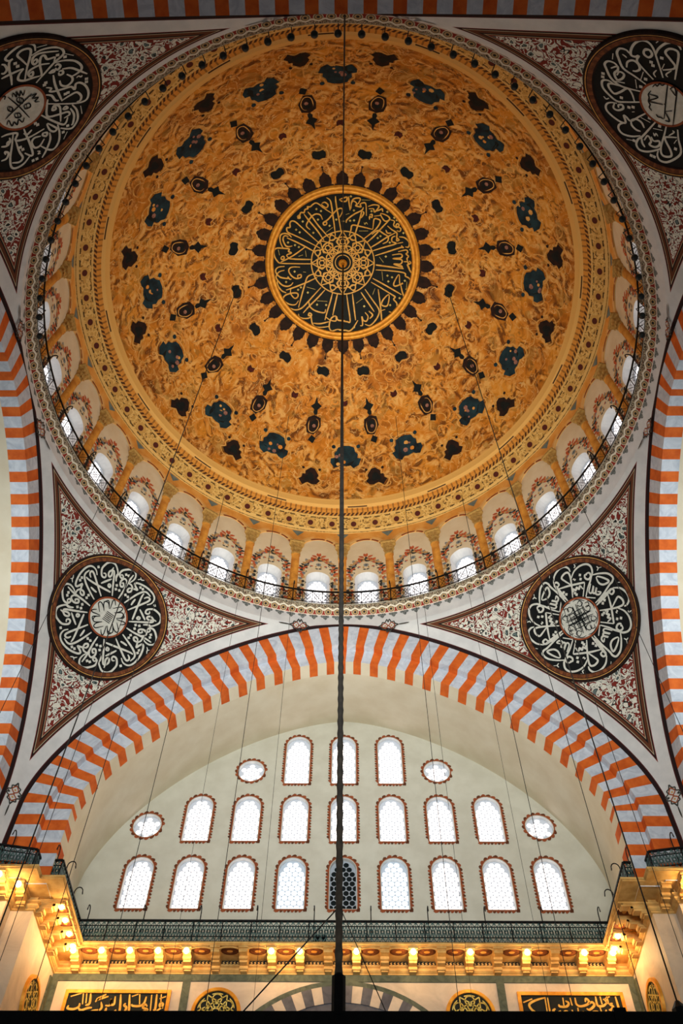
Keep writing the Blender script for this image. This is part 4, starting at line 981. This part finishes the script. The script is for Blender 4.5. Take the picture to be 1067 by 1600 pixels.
# ------------------------------------------------------------------ railing of the far gallery
RAILP = [(-14.6, 12.75), (-12.6, 12.8), (-11.25, 13.08), (-11.25, 13.7), (-10.42, 13.7), (-10.40, 17.42), (10.46, 17.42), (10.43, 13.7), (11.25, 13.7), (11.25, 13.08), (12.6, 12.8), (14.6, 12.75)]
rl = empty('gallery_railing', (0, 17.42, 21.06)); tag(rl, 'green black iron lattice railing along the gallery under the window wall', 'railing')
mb = MB(); mt = MB(); ml = MB()
for i in range(len(RAILP)-1):
    a, b = Vector(RAILP[i]), Vector(RAILP[i+1]); L = (b-a).length; d = (b-a)/L; nrm = Vector((-d.y, d.x))
    P3 = lambda s, z, o=0.: (a.x+d.x*s+nrm.x*o, a.y+d.y*s+nrm.y*o, z)
    def bar(m, s0, z0, s1, z1, w):
        dx, dz = s1-s0, z1-z0; q = math.hypot(dx, dz); ux, uz = -dz/q*w/2, dx/q*w/2
        c = [(s0+ux, z0+uz), (s1+ux, z1+uz), (s1-ux, z1-uz), (s0-ux, z0-uz)]
        m.raw([P3(s, z, -.012) for s, z in c]+[P3(s, z, .012) for s, z in c], [(0, 1, 2, 3), (7, 6, 5, 4), (0, 4, 5, 1), (1, 5, 6, 2), (2, 6, 7, 3), (3, 7, 4, 0)])
    mb.box((0, -.04, 21.92), (L, .04, 21.99), 0, lambda s, o, z: P3(s, z, o))
    for z in (21.10, 21.30, 21.74): mt.box((0, -.015, z-.015), (L, .015, z+.015), 0, lambda s, o, z: P3(s, z, o))
    n = max(1, round(L/.22)); p = L/n
    for k in range(n):
        s = k*p; c = s+p/2
        for z0, z1 in ((21.30, 21.74),):
            bar(ml, s, z0+.0, c, z1-.0, .035); bar(ml, c, z1, s+p, z0, .035); bar(ml, s, z1, c, z0, .035); bar(ml, c, z0, s+p, z1, .035)
        zc = 21.52; q = .075
        for t in range(6):
            t0, t1 = t*PI/3, (t+1)*PI/3; bar(ml, c+q*math.cos(t0), zc+q*math.sin(t0), c+q*math.cos(t1), zc+q*math.sin(t1), .03)
        for zb, zt in ((21.74, 21.92), (21.10, 21.30)):
            bar(ml, s, zb, s+p/2, zt, .028); bar(ml, s+p/2, zt, s+p, zb, .028); bar(ml, s+p/2, zb, s+p/2, zt, .028)
    for k in range(int(L/1.135)+1): mt.box((k*1.135-.02, -.02, 21.06), (k*1.135+.02, .02, 21.95), 0, lambda s, o, z: P3(s, z, o))
under(mb.build('handrail', M['iron']), rl); under(mt.build('rail_frame', M['iron']), rl); under(ml.build('lattice', M['greeniron']), rl)

# hooks standing on the gallery edge
def hook_proto():
    rt = empty('lamp_hook', (0, 0, 0)); mb = MB()
    pts = [(0, 0, 0), (0, 0, 1.3)]+[(0, -.16+.16*math.cos(t), 1.3+.20*math.sin(t)) for t in np.linspace(.3, PI, 8)]+[(0, -.34, 1.2)]
    mb.tube(pts, .022, 6); mb.build('arm', M['iron'], rt)
    mb = MB(); mb.box((-.05, -.04, 0), (.05, .04, .12)); mb.build('foot_plate', M['iron'], rt); return rt
hp = hook_proto(); hk = []
hooks = [(x, 17.53, 0) for x in (-10.15, -7.92, -5.66, -3.4, -1.13, 1.13, 3.4, 5.66, 7.92, 10.2)]+[(-10.53, 16.2, 1), (-10.53, 14.6, 1), (-10.7, 13.82, 0), (-12.2, 12.98, 0), (10.57, 16.2, -1), (10.57, 14.6, -1), (10.7, 13.82, 0), (12.2, 12.98, 0)]
for i, (x, y, k) in enumerate(hooks):
    o = hp if i == 0 else obj_copy(hp); o.location = (x, y, 21.07); o.rotation_euler.z = k*PI/2
    lab = ('thin black lamp hook on the far gallery railing, %s from the left' % ordinal(i)) if i < 10 else 'thin black lamp hook on the %s return of the gallery, %s from the far wall' % ('left' if i < 14 else 'right', ordinal((i-10) % 4))
    tag(o, lab, 'lamp hook', 'lamp hooks on the far gallery')
# lit bulbs under the gallery edge
def bulb_proto():
    rt = empty('bulb_lamp'); mb = MB(); mb.ball((0, 0, -.11), .11, 12); mb.build('bulb', M['lamp_glow'], rt, True)
    mb = MB(); mb.tube([(0, 0, .03), (0, 0, -.02)], .03, 8); mb.build('socket', M['iron'], rt)
    l = bpy.data.lights.new('bulb_light', 'POINT'); l.energy = 42.0; l.color = (1, .62, .25); l.shadow_soft_size = .09
    o = bpy.data.objects.new('bulb_light', l); link(o, rt); o.location = (0, -.0, -.34); return rt
bp = bulb_proto(); first = True
bl = [(x, 17.43, 'far gallery edge') for x in BX if min(abs(x-q) for q in (-10.35, -9.27, -8.17, -7.08, -6.0, -2.72, -1.63, .545, 2.72, 4.9, 7.08, 9.27, 10.35)) < .3]
bl += [(-10.32, y, 'left gallery return') for y in (14.75, 15.55, 16.4, 17.2)]+[(10.36, y, 'right gallery return') for y in (16.4, 17.2)]
bl += [(-12.95, 12.85, 'left pier front'), (-12.22, 12.85, 'left pier front'), (-11.65, 13.42, 'left pier front'), (12.22, 12.85, 'right pier front'), (12.95, 12.85, 'right pier front')]
cnt = {}
for x, y, pl in bl:
    o = bp if first else obj_copy(bp); first = False; o.location = (x, y+(.06 if pl.startswith('far') else 0), 20.88); cnt[pl] = cnt.get(pl, 0)+1
    tag(o, 'lit round bulb under the %s, %s from %s' % (pl, ordinal(cnt[pl]-1), 'the left' if pl.startswith('far') or 'pier' in pl else 'the dome side'), 'bulb lamp', 'lit bulbs under the gallery edge')
for i, x in enumerate((-.98, -.72)):
    mb = MB(); mb.box((-.09, -.07, 0), (.09, .07, .42)); mb.tube([(0, -.08, .3), (0, -.08, .34)], .05, 8)
    o = mb.build('speaker_box', M['iron']); o.location = (x, 17.62, 21.07)
    tag(o, '%s of two small black boxes standing behind the railing beside the central rod' % ('left', 'right')[i], 'box', 'black boxes behind the railing')

# ------------------------------------------------------------------ panels and roundels on the lower wall
def panel(name, x0, x1, z0, z1, key, label):
    rt = empty(name, ((x0+x1)/2, YW-.1, (z0+z1)/2)); tag(rt, label, 'calligraphy plaque', 'gold script plaques')
    mb = MB(); mb.box((x0+.1, YW-.11, z0+.1), (x1-.1, YW-.05, z1-.1)); under(mb.build('board', M['dgreen']), rt)
    mb = MB()
    for a, b, c, d in ((x0, x1, z1-.13, z1), (x0, x1, z0, z0+.13), (x0, x0+.13, z0+.13, z1-.13), (x1-.13, x1, z0+.13, z1-.13)): mb.box((a, YW-.15, c), (b, YW-.05, d))
    under(mb.build('gilded_frame', M['gold']), rt)
    mb = MB()
    for st in dec(ST[key]): ribbon(mb, st, .088, lambda a, b: (a, YW-.125, b))
    under(mb.build('lettering', M['goldletter']), rt)
panel('calligraphy_plaque', -10.52, -6.5, 18.45, 19.8, 'PL', 'gold script panel on the lower wall, left of the striped arch')
panel('calligraphy_plaque', 6.62, 10.62, 18.45, 19.8, 'PR', 'gold script panel on the lower wall, right of the striped arch')
def lower_roundel(fn, label, loc):
    rt = empty('geometric_roundel', loc); tag(rt, label, 'roundel', 'gold roundels on the lower walls')
    mb = MB(); mb.poly([fn(.82*math.cos(t), .82*math.sin(t), .06) for t in np.linspace(0, 2*PI, 41)[:-1]]); under(mb.build('board', M['dgreen']), rt)
    mb = MB(); mb.grid([[fn(r*math.cos(t), r*math.sin(t), h) for t in np.linspace(0, 2*PI, 49)] for r, h in ((.79, .05), (.80, .11), (.92, .11), (.94, .0))]); under(mb.build('gilded_frame', M['gold']), rt)
    mb = MB(); g = lambda a, b: fn(a, b, .075)
    for k in range(6):
        t = k*PI/3+PI/6
        for rr, d in ((.5, .18), (.28, .1)): ribbon(mb, [(rr*math.cos(t)+d*math.cos(q), rr*math.sin(t)+d*math.sin(q)) for q in np.linspace(0, 2*PI, 9)], .045, g, 0, 0, 2)
        ribbon(mb, [(.74*math.cos(t-PI/6), .74*math.sin(t-PI/6)), (.74*math.cos(t+PI/2), .74*math.sin(t+PI/2))], .045, g, 0, 0, 1)
        ribbon(mb, [(.7*math.cos(t+x), .7*math.sin(t+x)) for x in (-.3, -.1, .1, .3)], .05, g)
    ribbon(mb, [(.16*math.cos(q), .16*math.sin(q)) for q in np.linspace(0, 2*PI, 9)], .06, g, 0, 0, 2)
    under(mb.build('interlace', M['goldpale']), rt)
lower_roundel(lambda a, b, h: (-4.72+a, YW-.05-h, 18.98+b), 'gold interlaced roundel on the far wall, left of the striped arch', (-4.72, YW-.05, 18.98))
lower_roundel(lambda a, b, h: (4.80+a, YW-.05-h, 18.95+b), 'gold interlaced roundel on the far wall, right of the striped arch', (4.8, YW-.05, 18.95))
lower_roundel(lambda a, b, h: (-11.22+h, 16.9+a, 18.4+b), 'gold interlaced roundel on the side of the left pier', (-11.22, 16.9, 18.4))
lower_roundel(lambda a, b, h: (11.22-h, 16.9+a, 18.4+b), 'gold interlaced roundel on the side of the right pier', (11.22, 16.9, 18.4))

# ------------------------------------------------------------------ railing, hooks and globes of the dome gallery
dr = empty('dome_gallery_railing', (DX, 0, 36.58)); tag(dr, 'black iron railing circling the gallery at the foot of the dome', 'railing')
mb, ml = MB(), MB(); RR = 13.0; n = 160
def rp(k, z, h=0.): t = 2*PI*k/n; return (DX+(RR+h)*math.cos(t), (RR+h)*math.sin(t), z)
for h, z0, z1 in ((.03, 37.58, 37.66), (.015, 36.68, 36.72)):
    mb.grid([[rp(k, z, q) for k in range(n+1)] for z, q in ((z0, -h), (z1, -h), (z1, h), (z0, h), (z0, -h))])
under(mb.build('handrail', M['iron']), dr)
for k in range(n):
    def bar(k0, z0, k1, z1, w=.03):
        w2 = w*n/(2*PI*RR)*.5
        if abs(k1-k0) < 1e-6: c = [rp(k0-w2, z0), rp(k0+w2, z0), rp(k0+w2, z1), rp(k0-w2, z1)]
        else: c = [rp(k0, z0-w), rp(k1, z1-w), rp(k1, z1+w), rp(k0, z0+w)]
        ml.poly(c)
        ml.poly([(p[0]*1.0016, p[1]*1.0016, p[2]) for p in c])
    bar(k, 36.58, k, 37.6, .03)
    bar(k, 36.72, k+.5, 37.15, .018); bar(k+.5, 37.15, k+1, 36.72, .018); bar(k, 37.56, k+.5, 37.15, .018); bar(k+.5, 37.15, k+1, 37.56, .018)
    bar(k+.2, 37.15, k+.5, 37.45, .014); bar(k+.5, 37.45, k+.8, 37.15, .014); bar(k+.2, 37.15, k+.5, 36.85, .014); bar(k+.5, 36.85, k+.8, 37.15, .014)
under(ml.build('lattice', M['iron']), dr)
rt = empty('gallery_hook'); mb = MB()
mb.tube([(DX+.0, 12.93, 36.6), (DX, 12.93, 37.75)]+[(DX, 12.93-.14+.14*math.cos(t), 37.75+.2*math.sin(t)) for t in np.linspace(.3, PI, 7)]+[(DX, 12.64, 37.6)], .03, 6); mb.build('arm', M['iron'], rt)
mb = MB(); mb.box((DX-.05, 12.9, 36.58), (DX+.05, 12.97, 36.7)); mb.build('foot_plate', M['iron'], rt)
hk = [rt]+[obj_copy(rt) for _ in range(16)]
for k, o in enumerate(hk):
    spin(o, R(-90+11.25*k)); tag(o, 'bent iron hook on the far half of the dome gallery railing, %s from the right' % ordinal(k), 'lamp hook', 'hooks on the dome gallery')
rt = empty('globe_lamp'); mb = MB(); mb.ball((DX, 12.66, 35.88), .14, 12, 0, 1.15); mb.build('globe', M['globe'], rt, True)
mb = MB(); mb.tube([(DX, 12.66, 36.02), (DX, 12.66, 36.75)], .018, 6); mb.tube([(DX, 12.66, 36.75), (DX, 12.99, 36.95)], .02, 6); mb.tube([(DX, 12.66, 36.0), (DX, 12.66, 36.08)], .07, 8); mb.build('hanger', M['iron'], rt)
gl = [rt]+[obj_copy(rt) for _ in range(44)]
for k, o in enumerate(gl):
    spin(o, R(187.5+3.75*k-90)); tag(o, 'dark globe lamp on the near rim of the dome gallery, %s from the left' % ordinal(k), 'globe lamp', 'globe lamps on the near rim of the dome')

# ------------------------------------------------------------------ chandelier rod, beam and hanging cables
rt = empty('chandelier_rod', (0, 0, 9)); tag(rt, 'thick dark rod hanging from the dome centre to the black beam', 'rod')
mb = MB(); mb.tube([(DX+.02, 0, 52.3), (DX+.06, 0, 40)]+[(.05+.05*(22-z)/13, 0, z) for z in np.arange(22, 9.1, -.12)], [.05, .052]+[.062+.012*(i % 3 == 0) for i in range(len(np.arange(22, 9.1, -.12)))], 10); under(mb.build('rod', M['cable'], smooth=True), rt)
mb = MB(); mb.tube([(.1, 0, 9.05), (.1, 0, 9.7)], .12, 10); mb.tube([(.1, 0, 11.0), (-1.5, 0, 9.06)], .012, 6); mb.tube([(.1, 0, 11.0), (.9, 0, 9.06)], .008, 6); under(mb.build('collar', M['iron']), rt)
rt = empty('hanging_beam', (0, 0, 9.1)); tag(rt, 'straight black beam hanging across the bottom of the view', 'beam')
mb = MB(); mb.box((-7.5, -.1, 8.86), (7.6, .1, 9.10), 0, lambda x, y, z: (x, y, z+.004*x)); under(mb.build('bar', M['iron']), rt)
mb = MB(); mb.box((4.5, -.12, 8.84), (4.7, .12, 9.17)); under(mb.build('clamp', M['iron']), rt)
o = None; mb = MB(); mb.tube([(.12, -13.24, 34.86), (0, -7, 42.6), (DX, -.35, 52.35)], .03, 6); o = mb.build('wire', M['cable'])
tag(o, 'thin dark wire strung from the near arch crown to the dome centre', 'wire')
CAB = [('thick dark cable hanging from the left of the dome centre', -6.34, 1.04, 51.35, .036, 8.5), ('thick dark cable hanging from the right of the dome centre', 6.09, 1.3, 51.4, .036, 8.5),
       ('thin cable hanging left of centre past the left upper round window', -3.45, 8.41, 49.4, .024, 12), ('thin cable hanging right of centre past the right upper round window', 3.11, 8.45, 49.4, .024, 12),
       ('thin cable hanging from the band at the dome foot, left side', -6.92, 10.9, 44.0, .026, 12), ('thin cable hanging from the band at the dome foot, right side', 6.7, 10.85, 44.0, .026, 12),
       ('thin cable hanging from the left side of the dome gallery', -8.47, 9.55, 36.5, .026, 11), ('thin cable hanging from the right side of the dome gallery', 8.35, 9.75, 36.5, .026, 11),
       ('faint cable hanging from the gallery left of the arch crown', -2.68, 12.6, 36.5, .016, 12), ('faint cable hanging from the gallery right of the arch crown', 4.0, 12.2, 36.5, .016, 12),
       ('thin cable hanging in front of the left far roundel', -9.35, 8.75, 36.5, .022, 10), ('thin cable hanging in front of the right far roundel', 9.4, 8.6, 36.5, .022, 10),
       ('faint cable hanging before the left bottom windows', -5.2, 11.6, 36.5, .014, 12), ('faint cable hanging before the right bottom windows', 6.1, 11.2, 36.5, .014, 12),
       ('cable hanging beside the left edge of the far arch', -11.2, 6.2, 36.5, .022, 10), ('cable hanging beside the right edge of the far arch', 11.0, 6.4, 36.5, .022, 10)]
for i, (lab, x, y, z, r, zb) in enumerate(CAB):
    rt = empty('hanging_cable', (x, y, zb)); tag(rt, lab, 'cable', 'hanging lamp cables')
    mb = MB(); mb.tube([(x, y, z), (x, y, (z+zb)/2), (x, y, zb)], [r*.62, r*.5, r*.4], 6); under(mb.build('cord', M['cable']), rt)
    if i < 2:
        mb = MB(); mb.tube([(x, y, 9.3), (x, y, 9.45), (x, y, 9.9), (x, y, 10.05)], [.04, .14, .14, .04], 8); under(mb.build('counterweight', M['iron']), rt)
